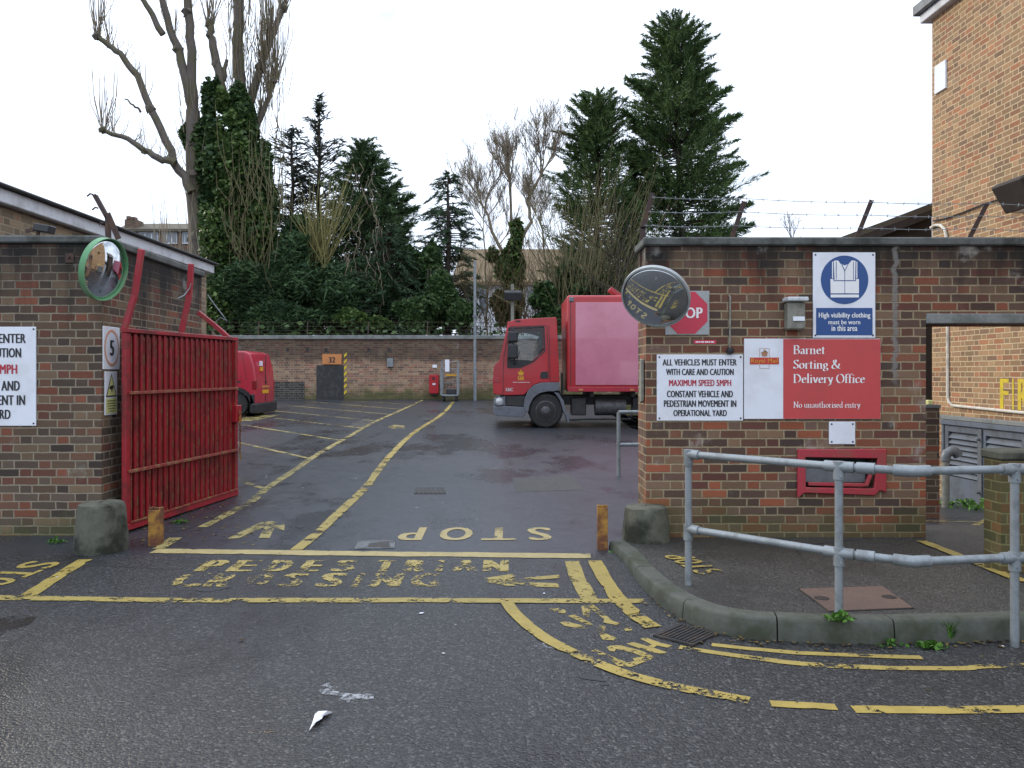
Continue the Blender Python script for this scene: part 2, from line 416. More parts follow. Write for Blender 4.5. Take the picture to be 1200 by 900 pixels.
M['sign_blue'] = weathered('sign blue', (.011, .062, .225, 1), .38, 0, (.03, .07, .18, 1), .2, 3, 0, .05)
M['gate_red'] = weathered('scuffed gate red', (.29, .010, .016, 1), .45, 0, (.045, .013, .008, 1), .7, 3.2, .15, .3)
M['gate_dark'] = weathered('shade-darkened grimy gate sheet', (.13, .008, .012, 1), .6, 0, (.02, .014, .006, 1), .8, 3, .15, .3)  # base darkened to paint shade into the gaps between bars; grime blotches on top
M['gate_rust'] = weathered('rusty mossy gate edge', (.21, .022, .018, 1), .65, 0, (.20, .13, .05, 1), .85, 14, .3, .4)
M['post_red'] = weathered('faded pink red paint', (.36, .028, .042, 1), .5, 0, (.20, .08, .05, 1), .5, 7, .1, .2)
M['truck_red'] = weathered('truck red', (.42, .012, .020, 1), .32, 0, (.22, .02, .02, 1), .4, 2, 0, .05, .3)
M['truck_pink'] = weathered('box panel with painted sheen', (.58, .21, .29, 1), .2, 0, (.42, .11, .17, 1), .4, .9, 0, .05, .6)  # pale pink base paints the sky's sheen onto the red side
M['van_red'] = weathered('van red', (.42, .022, .045, 1), .32, 0, (.24, .03, .04, 1), .35, 2, 0, .05, .3)
M['grey_plastic'] = weathered('grey bumper plastic', (.13, .14, .165, 1), .55, 0, (.05, .05, .05, 1), .4, 6)
M['dark_plastic'] = weathered('black plastic', (.016, .017, .02, 1), .45, 0, (.06, .055, .05, 1), .3, 8)
M['rubber'] = weathered('tyre rubber', (.016, .016, .017, 1), .75, 0, (.05, .045, .04, 1), .4, 10, .3)
M['hub'] = weathered('dull wheel steel', (.10, .10, .105, 1), .55, .3, (.03, .028, .025, 1), .6, 12)
M['chassis'] = weathered('chassis black', (.02, .02, .022, 1), .6, 0, (.06, .05, .04, 1), .5, 8)
M['rust'] = weathered('rusted iron', (.13, .048, .02, 1), .8, 0, (.38, .20, .03, 1), .85, 7, .5, .45)
M['iron'] = weathered('dark rusted angle iron', (.045, .026, .022, 1), .75, 0, (.12, .06, .03, 1), .5, 10, .3, .3)
M['cast'] = weathered('cast iron', (.035, .034, .034, 1), .55, .4, (.09, .06, .04, 1), .5, 14, .4, .3)
M['cover_brown'] = weathered('brown rusted cover', (.105, .066, .050, 1), .75, 0, (.07, .048, .036, 1), .5, 7, .4, .2)
M['green_rim'] = weathered('green mirror rim', (.085, .26, .11, 1), .45, 0, (.25, .32, .2, 1), .4, 5, .05, .15)
M['lead'] = weathered('grey metal', (.16, .17, .18, 1), .5, .3)
M['lamp_stone'] = weathered('weathered lamp housing', (.22, .215, .18, 1), .7, 0, (.10, .10, .07, 1), .6, 14, .2)
M['lamp_white'] = weathered('pale hood', (.55, .58, .60, 1), .5)
M['amber'] = weathered('amber plate', (.52, .20, .06, 1), .5, 0, (.3, .12, .05, 1), .3, 5, 0)
M['logo_yellow'] = weathered('logo yellow', (.65, .33, .02, 1), .45, 0, (.5, .25, .03, 1), .2, 5, 0)
M['logo_gold'] = weathered('crest tan', (.36, .17, .09, 1), .5, 0, (.2, .1, .06, 1), .2, 9, 0)
M['logo_red'] = weathered('logo red', (.50, .03, .02, 1), .45, 0, (.3, .05, .03, 1), .2, 9, 0)
M['pale_yellow'] = weathered('pale yellow print', (.62, .60, .24, 1), .5, 0, (.4, .4, .2, 1), .2, 9, 0)
M['ring_orange'] = weathered('faded speed ring', (.62, .28, .15, 1), .5, 0, (.5, .3, .2, 1), .3, 9, 0)
M['wall_yellow'] = weathered('yellow wall lettering', (.62, .46, .02, 1), .6, 0, (.3, .22, .06, 1), .5, 16, 0)
M['tarred'] = weathered('black bitumen paint', (.022, .022, .024, 1), .7, 0, (.075, .07, .065, 1), .5, 7, .3)
M['door_grey'] = weathered('grey louvre paint', (.115, .135, .165, 1), .55, 0, (.05, .055, .05, 1), .5, 5, .05)  # base darkened to put the passage's shade into the colour
M['fascia'] = weathered('white fascia', (.60, .61, .64, 1), .55, 0, (.25, .25, .23, 1), .5, 3, .05)
M['felt'] = weathered('roofing felt', (.05, .05, .055, 1), .85, 0, (.08, .08, .05, 1), .5, 4, .3)
M['tiles'] = weathered('brown tiles', (.085, .065, .05, 1), .8, 0, (.10, .10, .04, 1), .6, 4, .4)
M['dark_wood'] = weathered('dark stained timber', (.03, .022, .018, 1), .75, 0, (.06, .045, .035, 1), .4, 8, .3)
M['soil'] = weathered('bare earth', (.05, .04, .025, 1), .95, 0, (.03, .035, .015, 1), .5, 3, .5)
M['glass'] = glass_mat('vehicle glass', (.86, .92, .93, 1))
M['house_glass'] = weathered('house window glass', (.16, .19, .22, 1), .12, 0, (.1, .1, .1, 1), .2, 3, 0)
M['lens'] = weathered('clear lamp lens', (.55, .57, .60, 1), .15, .3)
M['lens_red'] = weathered('tail lamp red', (.20, .01, .015, 1), .2, 0)
t = NT('mirror face'); t.set((.62, .64, .66, 1), t.math('MULTIPLY_ADD', t.noise(t.pos(), 6, 4), .06, .015), 1.0); M['mirror'] = t.m
M['yew'] = leaf_mat('dark yew foliage', (.018, .042, .018, 1), (.075, .130, .052, 1))
M['cypress'] = leaf_mat('cypress foliage', (.022, .052, .020, 1), (.125, .190, .060, 1), .7)
M['cypress_dark'] = leaf_mat('dark cypress foliage', (.020, .048, .020, 1), (.095, .155, .058, 1), .6)
M['spruce'] = leaf_mat('spruce foliage', (.018, .042, .022, 1), (.070, .118, .056, 1), .7)
M['thin_fir'] = leaf_mat('thin fir foliage', (.020, .028, .022, 1), (.050, .062, .042, 1), .7)
M['ivy'] = leaf_mat('ivy leaves', (.020, .048, .014, 1), (.115, .175, .048, 1), 1.1, .42)
M['ivy_dark'] = leaf_mat('dark ivy leaves', (.018, .044, .016, 1), (.085, .140, .048, 1), 1.0, .42)
M['weed'] = leaf_mat('weed leaves', (.03, .085, .012, 1), (.10, .22, .035, 1), 6, .5)
M['brown_leaf'] = leaf_mat('dead leaves', (.05, .03, .012, 1), (.20, .14, .05, 1), 5, .7, .1)
M['hedge_tan'] = leaf_mat('beech hedge in winter', (.16, .10, .04, 1), (.30, .20, .085, 1), .8, .7)
M['bark'] = bark_mat('grey pollard bark', (.055, .046, .040, 1), (.17, .145, .12, 1), (.10, .09, .055, 1))
M['bark_green'] = bark_mat('greenish shoots', (.085, .075, .040, 1), (.20, .175, .09, 1))
M['bark_dark'] = bark_mat('dark bark', (.03, .025, .02, 1), (.075, .062, .05, 1))
M['twig'] = bark_mat('pale twigs', (.14, .115, .08, 1), (.27, .225, .16, 1))
M['twig_brown'] = bark_mat('brown twigs', (.085, .058, .032, 1), (.17, .12, .065, 1))
M['shoots_yellow'] = bark_mat('yellow green shoots', (.16, .15, .05, 1), (.26, .23, .10, 1))
M['puddle'] = paint_mat('shallow puddle', (.016, .014, .012, 1), .42, .50); M['puddle'].node_tree.nodes['Principled BSDF'].inputs['Roughness'].default_value = .12
M['paper'] = weathered('torn paper', (.72, .74, .78, 1), .8, 0, (.4, .4, .4, 1), .3, 20, .2)
# ------------------------------------------------------------------ flat marks: text, polygons on a plane
class Plane:
    """local (u, v) in metres on a surface; lift raises a mark off it"""
    def __init__(s, o, u, v):
        s.o = Vector(o); s.u = Vector(u).normalized(); s.v = Vector(v).normalized(); s.n = s.u.cross(s.v).normalized()
    def at(s, a, b, lift=.002): return s.o + s.u*a + s.v*b + s.n*lift
_tx = {}
def text2d(body, bold=0.0):
    key = (body, bold)
    if key not in _tx:
        c = bpy.data.curves.new("lettering", 'FONT'); c.body = body; c.size = 1; c.resolution_u = 3; c.space_character = 1.06
        o = bpy.data.objects.new("lettering", c); COL.objects.link(o)
        dg = bpy.context.evaluated_depsgraph_get(); me = bpy.data.meshes.new_from_object(o.evaluated_get(dg))
        vs_ = [(v.co.x, v.co.y) for v in me.vertices]; fs = [tuple(p.vertices) for p in me.polygons]
        bpy.data.objects.remove(o); bpy.data.meshes.remove(me); bpy.data.curves.remove(c)
        _tx[key] = (vs_, fs, bold*2.2)
    return _tx[key]
def fit(mb, shape, plane, u0, u1, v0, v1, lift=.003):
    vs_, fs, bold = shape
    xs = [v[0] for v in vs_]; ys = [v[1] for v in vs_]
    a0, a1, b0, b1 = min(xs), max(xs), min(ys), max(ys)
    bw_ = min(abs(bold*(v1-v0)), .22*abs(u1-u0))                             # heavier face: the same outline struck three times, a hair apart
    ua, ub = u0 + abs(bw_)*(1 if u1 > u0 else -1), u1 - abs(bw_)*(1 if u1 > u0 else -1)
    for k, s_ in enumerate((-1, 0, 1) if bold else (0,)):
        mb.add([plane.at(ua + (x-a0)/(a1-a0)*(ub-ua) + s_*bw_, v0 + (y-b0)/(b1-b0)*(v1-v0), lift + k*.0002) for x, y in vs_], fs)
def el(cx, cy, rx, ry, a0, a1, n=14):
    return [(cx + rx*math.cos(math.radians(a0 + (a1-a0)*i/n)), cy + ry*math.sin(math.radians(a0 + (a1-a0)*i/n))) for i in range(n+1)]
XH = .62
def bez(p0, p1, p2, p3, n=10):
    return [tuple((1-t)**3*a + 3*(1-t)**2*t*b + 3*(1-t)*t*t*c + t**3*d for a, b, c, d in zip(p0, p1, p2, p3)) for t in [i/n for i in range(n+1)]]
def stem(x, y0, y1): return [(x, y0), (x, y1)]
def srf(x, y, w=.13): return ('s', x, y, w)
SERIF = {   # advance, strokes; 's' entries are serifs
 'B': (.66, [stem(.14,0,1), [(.14,.98)]+el(.30,.76,.22,.22,90,-90)+[(.14,.54)], [(.14,.53)]+el(.33,.27,.25,.26,90,-90)+[(.14,.02)], srf(.12,0,.10), srf(.12,1,.10)]),
 'a': (.50, [bez((.10,.50),(.16,.64),(.36,.66),(.36,.44)), stem(.36,.46,.06), bez((.36,.36),(.08,.36),(.04,.02),(.20,.02)), bez((.20,.02),(.28,.02),(.34,.09),(.36,.13)), [(.36,.06),(.47,.03)]]),
 'r': (.42, [stem(.13,0,XH), bez((.13,.44),(.18,.60),(.28,.62),(.37,.57)), srf(.13,0), srf(.09,XH,.06)]),
 'n': (.62, [stem(.13,0,XH), bez((.13,.46),(.22,.64),(.46,.68),(.46,.40)), stem(.46,.42,0), srf(.13,0), srf(.46,0), srf(.09,XH,.06)]),
 'e': (.50, [[(.10,.36),(.42,.38)], bez((.42,.38),(.42,.70),(.09,.70),(.09,.32)), bez((.09,.32),(.09,-.04),(.34,-.04),(.43,.12))]),
 't': (.38, [[(.16,.80),(.16,.12)], bez((.16,.14),(.16,0),(.26,0),(.34,.05)), [(.04,.60),(.33,.60)]]),
 'S': (.54, [bez((.44,.84),(.40,1.04),(.10,1.04),(.11,.76)), bez((.11,.76),(.12,.52),(.46,.54),(.46,.27)), bez((.46,.27),(.46,-.06),(.12,-.04),(.08,.20)), [(.44,.98),(.45,.80)], [(.08,.03),(.07,.22)]]),
 'o': (.56, [el(.28,.31,.20,.30,60,420,24)]),
 'i': (.30, [stem(.15,0,XH), srf(.15,0), srf(.11,XH,.06), [(.145,.83),(.155,.90)]]),
 'g': (.52, [el(.24,.41,.15,.20,60,420,20), bez((.16,.22),(.02,.08),(.20,.08),(.32,.06)), bez((.32,.06),(.54,.02),(.44,-.26),(.22,-.26)), bez((.22,-.26),(-.02,-.26),(.02,-.02),(.20,.07)), [(.36,.55),(.50,.60)]]),
 '&': (.84, [bez((.74,.50),(.66,.10),(.50,0),(.30,0)), bez((.30,0),(.0,0),(.02,.34),(.24,.50)), bez((.24,.50),(.50,.66),(.48,1.0),(.34,1.0)), bez((.34,1.0),(.16,1.0),(.18,.70),(.34,.48)), bez((.34,.48),(.50,.26),(.62,.06),(.80,.02)), [(.64,.52),(.82,.52)]]),
 'D': (.80, [stem(.14,0,1), [(.14,.98)]+el(.28,.5,.42,.48,90,-90,18)+[(.14,.02)], srf(.12,0,.10), srf(.12,1,.10)]),
 'l': (.30, [stem(.15,0,1.05), srf(.15,0), srf(.11,1.05,.06)]),
 'v': (.54, [[(.09,XH),(.28,.02)], [(.28,.02),(.46,XH)], srf(.09,XH), srf(.46,XH,.10)]),
 'y': (.54, [[(.09,XH),(.29,.06)], [(.46,XH),(.24,-.18)], bez((.24,-.18),(.20,-.28),(.12,-.28),(.06,-.24)), srf(.09,XH), srf(.46,XH,.10)]),
 'O': (.82, [el(.41,.5,.34,.50,60,420,28)]),
 'f': (.36, [stem(.15,0,.82), bez((.15,.80),(.16,1.06),(.30,1.06),(.40,.98)), [(.04,.60),(.31,.60)], srf(.15,0)]),
 'c': (.48, [bez((.42,.50),(.34,.68),(.09,.66),(.09,.30)), bez((.09,.30),(.09,-.04),(.34,-.04),(.43,.12))]),
 'N': (.82, [stem(.15,0,1), [(.12,1),(.68,.02)], stem(.68,0,1), srf(.15,0), srf(.12,1), srf(.68,1)]),
 'u': (.62, [stem(.13,XH,.18), bez((.13,.20),(.14,-.06),(.40,-.02),(.46,.16)), stem(.46,XH,.02), srf(.09,XH,.07), srf(.42,XH,.07), srf(.50,0,.06)]),
 'h': (.62, [stem(.13,0,1.05), bez((.13,.46),(.22,.64),(.46,.68),(.46,.40)), stem(.46,.42,0), srf(.13,0), srf(.46,0), srf(.09,1.05,.06)]),
 's': (.42, [bez((.34,.50),(.30,.66),(.08,.66),(.09,.47)), bez((.09,.47),(.10,.33),(.36,.34),(.36,.16)), bez((.36,.16),(.36,-.04),(.10,-.03),(.06,.13))]),
 'd': (.58, [stem(.44,.02,1.05), bez((.44,.50),(.32,.68),(.09,.64),(.09,.28)), bez((.09,.28),(.09,-.06),(.34,-.04),(.44,.14)), srf(.40,1.05,.06), srf(.48,0,.06)]),
 ' ': (.28, []),
}
def serif2d(body, pen=.135, ang=18):
    """broad-nib lettering; strokes sit a hair above one another"""
    dx, dy = math.cos(math.radians(ang))*pen/2, math.sin(math.radians(ang))*pen/2
    out = []; x = 0; lay = 0
    for ch in body:
        adv, strokes = SERIF[ch]
        for st in strokes:
            lay += 1
            if st[0] == 's':
                _, sx, sy, w = st; y0 = sy - (.045 if sy > .3 else -.0); hh = .05
                q = [(x+sx-w, y0-hh*.1), (x+sx+w, y0-hh*.1), (x+sx+w*.7, y0+hh), (x+sx-w*.7, y0+hh)]
                out.append(([(a, b, lay % 6) for a, b in q], [(0, 1, 2, 3)]))
            else:
                v = []; f = []
                ddx, ddy = dx, dy
                (xa, ya), (xb, yb) = st[0], st[-1]
                if len(st) == 2 and abs(ya-yb) < .05 and abs(xa-xb) > .15: ddx, ddy = 0.0, .028
                for (a, b) in st: v += [(x+a-ddx, b-ddy, lay % 6), (x+a+ddx, b+ddy, lay % 6)]
                for i in range(len(st)-1): f.append((2*i, 2*i+1, 2*i+3, 2*i+2))
                out.append((v, f))
        x += adv
    return out, x
def serif(mb, body, plane, u0, base, cap, width=None, lift=.003, pen=.135):
    out, w = serif2d(body, pen); sx = cap if width is None else width / w
    for v, f in out:
        mb.add([plane.at(u0 + a*sx, base + b*cap, lift + l*.00025) for a, b, l in v], f)
CROWN = [(-.5,-.5),(.5,-.5),(.46,-.30),(.62,.12),(.50,.30),(.34,.30),(.22,.10),(.16,.34),(.10,.42),(.10,.50),(.17,.50),(.17,.60),(.10,.60),(.10,.70),(-.10,.70),(-.10,.60),(-.17,.60),(-.17,.50),(-.10,.50),(-.10,.42),(-.16,.34),(-.22,.10),(-.34,.30),(-.50,.30),(-.62,.12),(-.46,-.30)]
def flatpoly(mb, pts, plane, lift=.003):
    bm = bmesh.new(); vv = [bm.verts.new((a, b, 0)) for a, b in pts]
    f = bm.faces.new(vv); bmesh.ops.triangulate(bm, faces=[f]); bm.verts.index_update()
    mb.add([plane.at(v.co.x, v.co.y, lift) for v in bm.verts], [tuple(v.index for v in f.verts) for f in bm.faces]); bm.free()
def rect(mb, plane, u0, u1, v0, v1, lift=.003): mb.add([plane.at(u0,v0,lift), plane.at(u1,v0,lift), plane.at(u1,v1,lift), plane.at(u0,v1,lift)], [(0,1,2,3)])
def disc(mb, plane, cu, cv, ru, rv, lift=.003, r_in=0, n=40):
    if r_in:
        vs_ = []
        for k in range(n):
            a = 2*math.pi*k/n; vs_ += [plane.at(cu+ru*math.cos(a), cv+rv*math.sin(a), lift), plane.at(cu+ru*r_in*math.cos(a), cv+rv*r_in*math.sin(a), lift)]
        mb.add(vs_, [(2*k, (2*k+2) % (2*n), (2*k+3) % (2*n), 2*k+1) for k in range(n)])
    else:
        mb.add([plane.at(cu+ru*math.cos(2*math.pi*k/n), cv+rv*math.sin(2*math.pi*k/n), lift) for k in range(n)], [tuple(range(n))])

# ------------------------------------------------------------------ THE SETTING
def ground_z(x, y):
    z = gz(y)
    if y > 7.3 and x > 2.6:
        k = min(1, max(0, (x - 2.6) / .8)); tt = min(1, max(0, (y - 7.5) / 5.0))
        al = .272 + (-.20 - .272) * tt
        if y > 16: al = -.20
        z = z * (1-k) + al * k
    return z
xs = [-600,-200,-60,-25,-12,-8,-5,-4,-3,-2,-1,0,1,2,2.6,3.0,3.4,4,5,6,7,8,10,20,60,200,600]
ys = [-600,-200,-50,-20,-8,-3,0,2,4,5,6,7,7.3,7.5,8,9,10,11,12,12.5,13,14,16,18,20,22,25,28,30,35,45,60,120,300,900]
mb = MB()
for y in ys:
    for x in xs: mb.v.append((x, y, ground_z(x, y)))
nx_ = len(xs)
for j in range(len(ys)-1):
    for i in range(nx_-1): mb.f.append((j*nx_+i, j*nx_+i+1, (j+1)*nx_+i+1, (j+1)*nx_+i))
g = mb.build("ground", M['asphalt']); g["kind"] = "structure"

KERB = [(.83,7.12),(.885,6.77),(.905,6.40),(.925,6.05),(.985,5.57),(1.08,5.25),(1.20,5.04),(1.37,4.915),(1.56,4.865),(1.98,4.815),(2.48,4.83),(2.95,4.87),(3.6,4.95),(4.6,5.05),(7.0,5.3)]
def smooth_path(pts, n=6):
    out = []
    for i in range(len(pts)-1):
        p0, p1, p2, p3 = pts[max(i-1,0)], pts[i], pts[i+1], pts[min(i+2,len(pts)-1)]
        for k in range(n):
            t = k/n
            out.append(tuple(.5*((2*b)+(-a+c)*t+(2*a-5*b+4*c-d)*t*t+(-a+3*b-3*c+d)*t**3) for a, b, c, d in zip(p0,p1,p2,p3)))
    out.append(tuple(pts[-1])); return out
def path_offset(pts, d):
    out = []
    for i in range(len(pts)):
        a, b = pts[max(i-1,0)], pts[min(i+1,len(pts)-1)]
        tx, ty = b[0]-a[0], b[1]-a[1]; L = math.hypot(tx, ty) or 1
        out.append((pts[i][0]-ty/L*d, pts[i][1]+tx/L*d))
    return out
kp = smooth_path(KERB, 6)
inner = path_offset(kp, .135)
mb = MB()
poly = inner + [(7.0, 7.9), (1.16, 7.9), (1.02, 7.3)]
mb.prism(poly, [], lambda a, b, d: (a, b, d), PAVE-.006, PAVE-.15)
o = mb.build("pavement", M['asphalt_pave']); o["kind"] = "structure"
mb = MB(); cut = {0, 16, 30, 48, 57, 72, 78, len(kp)-1}
cut = sorted(cut)
for s_, e_ in zip(cut, cut[1:]):
    seg = kp[s_:e_+1]
    def trim(sg):
        a, b = Vector(sg[0]), Vector(sg[1]); sg[0] = tuple(a + (b-a).normalized()*.003)
        a, b = Vector(sg[-1]), Vector(sg[-2]); sg[-1] = tuple(a + (b-a).normalized()*.006)
        return sg
    seg = trim(list(seg)); base = len(mb.v)
    prof = [(0, -.2), (0, .03), (.010, .108), (.020, .124), (.036, .13), (.135, .13), (.135, -.2)]
    for i, p in enumerate(seg):
        q = path_offset(seg, 1.0)[i]; nx0, ny0 = q[0]-p[0], q[1]-p[1]
        h = PAVE - gz(p[1]); zb = gz(p[1])
        for (d, z) in prof: mb.v.append((p[0]+nx0*d, p[1]+ny0*d, (zb + z/.13*h) if z > 0 else zb-.1))
    m_ = len(prof)
    for i in range(len(seg)-1):
        for k in range(m_-1): mb.f.append((base+i*m_+k, base+(i+1)*m_+k, base+(i+1)*m_+k+1, base+i*m_+k+1))
    mb.f.append(tuple(base+k for k in range(m_))); mb.f.append(tuple(base+(len(seg)-1)*m_+k for k in reversed(range(m_))))
o = mb.build("kerb", M['kerb'], smooth=True); o["kind"] = "structure"
# earth strip beyond the yard wall
mb = MB(); mb.box(-60, 60, 28.75, 29.2, .3, 1.2); mb.box(-60, 60, 29.2, 90, .3, 1.25)
o = mb.build("garden_soil", M['soil']); o["kind"] = "structure"

# ------------------------------------------------------------------ painted road markings
ZL = .004
def ribbon(mb, pts, w, plane='road', lift=ZL, smooth=0):
    if smooth: pts = smooth_path(pts, smooth)
    dense = []                                     # hand-laid paint: close steps with slightly ragged edges
    for a, b in zip(pts, pts[1:]):
        n = max(1, int(math.hypot(b[0]-a[0], b[1]-a[1])/.045))
        dense += [(a[0]+(b[0]-a[0])*i/n, a[1]+(b[1]-a[1])*i/n) for i in range(n)]
    pts = dense + [tuple(pts[-1])]; rj = random.Random(len(pts)*7+int(abs(pts[0][0])*1000)); sway = [0.0, 0.0]
    ws = w if isinstance(w, (list, tuple)) else [w]*len(pts)
    if len(ws) != len(pts): ws = [ws[0] + (ws[-1]-ws[0])*i/(len(pts)-1) for i in range(len(pts))]
    L = path_offset(pts, 1.0); b = len(mb.v)
    for i, p in enumerate(pts):
        dx, dy = L[i][0]-p[0], L[i][1]-p[1]
        for j, s_ in enumerate((-.5, .5)):
            sway[j] = sway[j]*.8 + rj.gauss(0, .035); k_w = s_*(1 + sway[j] + (rj.uniform(-.35, 0) if rj.random() < .05 else 0))
            x, y = p[0]+dx*ws[i]*k_w, p[1]+dy*ws[i]*k_w
            mb.v.append((x, y, (ground_z(x, y) if plane == 'road' else PAVE) + lift))
    for i in range(len(pts)-1): mb.f.append((b+2*i, b+2*i+2, b+2*i+3, b+2*i+1))
def gpoly(mb, pxs, lift=ZL, pave=False):
    pts = [GP(*p) if pave else G(*p) for p in pxs]
    bm = bmesh.new(); vv = [bm.verts.new((a, b, 0)) for a, b in pts]; f = bm.faces.new(vv); bmesh.ops.triangulate(bm, faces=[f]); bm.verts.index_update()
    mb.add([(v.co.x, v.co.y, (PAVE if pave else gz(v.co.y)) + lift) for v in bm.verts], [tuple(v.index for v in f.verts) for f in bm.faces]); bm.free()
def mark(name, mb, mat):
    o = mb.build(name, M[mat], fix=False); o["kind"] = "structure"; return o
def R(pxs): return [G(*p) for p in pxs]
a_ = MB(); ribbon(a_, R([(180,646),(430,649),(692,652)]), .155); mark("stop_line_marking", a_, 'yellow_pale')
a_ = MB(); ribbon(a_, R([(-120,699),(0,701),(200,704),(480,704),(755,705)]), .10, lift=.005); mark("crossing_line_marking", a_, 'yellow')
a_ = MB(); ribbon(a_, R([(100,656),(32,699)]), .115); mark("crossing_edge_marking", a_, 'yellow_fresh')
a_ = MB(); ribbon(a_, R([(186,644),(206,631)]), .11, lift=.008)
ribbon(a_, R([(237,618),(272,600),(297,586),(315,571),(341,554),(370,534),(408,512),(440,494),(474,479),(495,469)]), .105, smooth=4)
mark("walkway_edge_marking", a_, 'yellow_thin')
a_ = MB(); ribbon(a_, R([(347,645),(373,624),(402,597),(430,570),(443,552),(460,531),(484,508),(512,490),(524,480),(531,471)]), .105, smooth=4, lift=.006); mark("walkway_line_marking", a_, 'yellow')
for pts in ([(277,518),(361,537)], [(272,560),(310,573)], [(285,498),(398,516)], [(322,490),(425,502)], [(300,479.5),(444,493.5)], [(335,475),(461,486)], [(365,471),(474,480)], [(398,469),(487,474.5)]):
    a_ = MB(); ribbon(a_, R(pts), .085, lift=.003); mark("parking_bay_marking", a_, 'yellow_thin')
a_ = MB(); gpoly(a_, [(284,489),(300,487),(328,486),(314,490),(300,493),(282,494)]); mark("yard_hatch_marking", a_, 'yellow_thin')
a_ = MB()
gpoly(a_, [(267,632),(270,629),(296,617),(304,613),(318,611),(334,614),(333,622),(326,620),(322,618),(316,631),(303,631),(310,618),(298,623),(280,631)])
mark("walkway_arrow_marking", a_, 'yellow_thin')
a_ = MB(); gpoly(a_, [(455,500),(462,498),(474,499),(474,502),(462,503),(456,502)]); mark("walkway_symbol_marking", a_, 'yellow_thin')
def ground_plane(x, y, ang=0, pave=False):
    s = 0 if pave else SLOPE
    z = PAVE if pave else gz(y)
    u = Vector((math.cos(ang), math.sin(ang), s*math.sin(ang))); v = Vector((-math.sin(ang), math.cos(ang), s*math.cos(ang)))
    return Plane((x, y, z), u, v)
a_ = MB(); pl = ground_plane(0, 0)
pl = Plane((0,0,0), (1,0,0), (0,1,SLOPE)); k_ = math.sqrt(1+SLOPE**2)
for ch, x0, x1 in (('P',468,497),('O',515,554),('T',565,604),('S',618,646)):
    xa, xb = (x0-600)*7.66/F, (x1-600)*7.66/F
    fit(a_, text2d(ch, .012), pl, xb, xa, 7.95*k_, 7.42*k_, ZL)
mark("stop_lettering_marking", a_, 'yellow_pale')
a_ = MB()
def word(chars, spans, y0, y1):
    for ch, (x0, x1) in zip(chars, spans):
        ym = (y0+y1)/2; fit(a_, text2d(ch, .03), pl, (x0-600)*ym/F, (x1-600)*ym/F, y0*k_, y1*k_, ZL)
word("PEDESTRIAN", [(236,264),(272,302),(314,342),(354,378),(391,418),(440,464),(474,500),(512,520),(530,560),(566,596)], 6.38, 6.72)
word("CROSSING", [(203,243),(246,276),(288,318),(328,358),(374,404),(416,424),(436,472),(482,516)], 5.97, 6.33)
mark("pedestrian_crossing_lettering_marking", a_, 'yellow_worn')
a_ = MB(); gpoly(a_, [(568,678),(600,673),(606,675),(596,679),(655,674),(656,678),(600,682),(654,684),(655,689),(628,688),(598,684),(606,687),(594,687),(572,683)]); mark("crossing_arrow_marking", a_, 'yellow')
a_ = MB(); ribbon(a_, R([(670,658),(678,680),(692,704)]), .115); mark("crossing_band_marking", a_, 'yellow')
a_ = MB(); ribbon(a_, R([(697,658),(706,676),(722,700),(745,722),(766,736)]), .115, lift=.008); mark("crossing_band_marking", a_, 'yellow_fresh')
a_ = MB(); ribbon(a_, R([(592,704),(606,722),(638,748),(690,774),(740,793),(800,808),(845,816),(878,822)]), .085, smooth=4, lift=.007)
ribbon(a_, R([(903,825),(980,829)]), .07); ribbon(a_, R([(1000,832),(1100,833),(1260,831)]), .08); mark("outer_curve_line_marking", a_, 'yellow_fresh')
a_ = MB(); gpoly(a_, [(288,858),(296,855.5),(318,855),(322,858),(306,861),(290,861)], .003); mark("rust_stain", a_, 'brown_smear')
a_ = MB(); ribbon(a_, R([(834,756),(880,761),(940,766),(1040,770),(1080,771)]), .055); ribbon(a_, R([(1150,771),(1166,770)]), .04); mark("kerbside_line_marking", a_, 'yellow')
a_ = MB(); ribbon(a_, R([(796,759),(850,767),(903,774),(917,776),(960,780),(1033,783),(1127,784),(1150,782),(1230,780)]), .058, smooth=3); mark("kerbside_line_marking", a_, 'yellow')
a_ = MB()   # worn symbol and letters painted across the walkway band
for q in ([(644,714),(650,711.5),(662,715),(664,719),(656,719),(650,717)], [(656,730),(662,728.5),(690,735),(690,737.5),(680,737),(662,734)], [(665,722),(674,720.5),(695,732),(693,734.5),(684,731)],
          [(681,711),(694,708),(703,715),(697,717),(692,714),(691,724),(684,723)], [(697,718),(705,717),(718,728),(727,731),(722,733),(707,730),(708,726)], [(695,736),(703,733),(710,734),(708,741),(700,742)],
          [(702,743),(710,743),(724,748),(720,751),(706,750)], [(731,737),(739,735.5),(741,739),(733,740)],
          [(692,763),(698,761.5),(735,777),(750,774),(757,775.5),(740,782),(724,781),(716,774)],
          [(711,759),(716,756.5),(728,757),(752,763),(766,770),(762,774),(744,775.5),(741,772),(753,770),(742,765.5),(722,761),(720,764),(714,763)],
          [(734,755),(742,753),(764,759),(782,765),(776,767),(760,764)], [(750,749),(758,748),(775,754),(788,757),(782,759.5),(770,757),(765,760),(758,758),(764,756),(756,752)]):
    gpoly(a_, q, lift=.003)
mark("walkway_lettering_marking", a_, 'yellow')
a_ = MB()   # bitumen dribbles and patches
for q in ([(228,692),(240,689),(252,689.5),(268,686.5),(271,688.5),(256,692),(240,694)], [(345,617),(352,615.5),(358,617),(352,619)], [(391,583.5),(398,582),(411,584),(402,585.5)], [(492,490.5),(508,489.5),(509,491.5),(494,492.5)], [(676,793),(690,790),(706,796),(712,799),(698,798),(684,796)], [(702,801),(712,800),(714,803),(704,804)], [(355,697),(361,694),(366,698),(360,700)]): gpoly(a_, q, lift=.0025)
mark("bitumen_patch", a_, 'tarred')
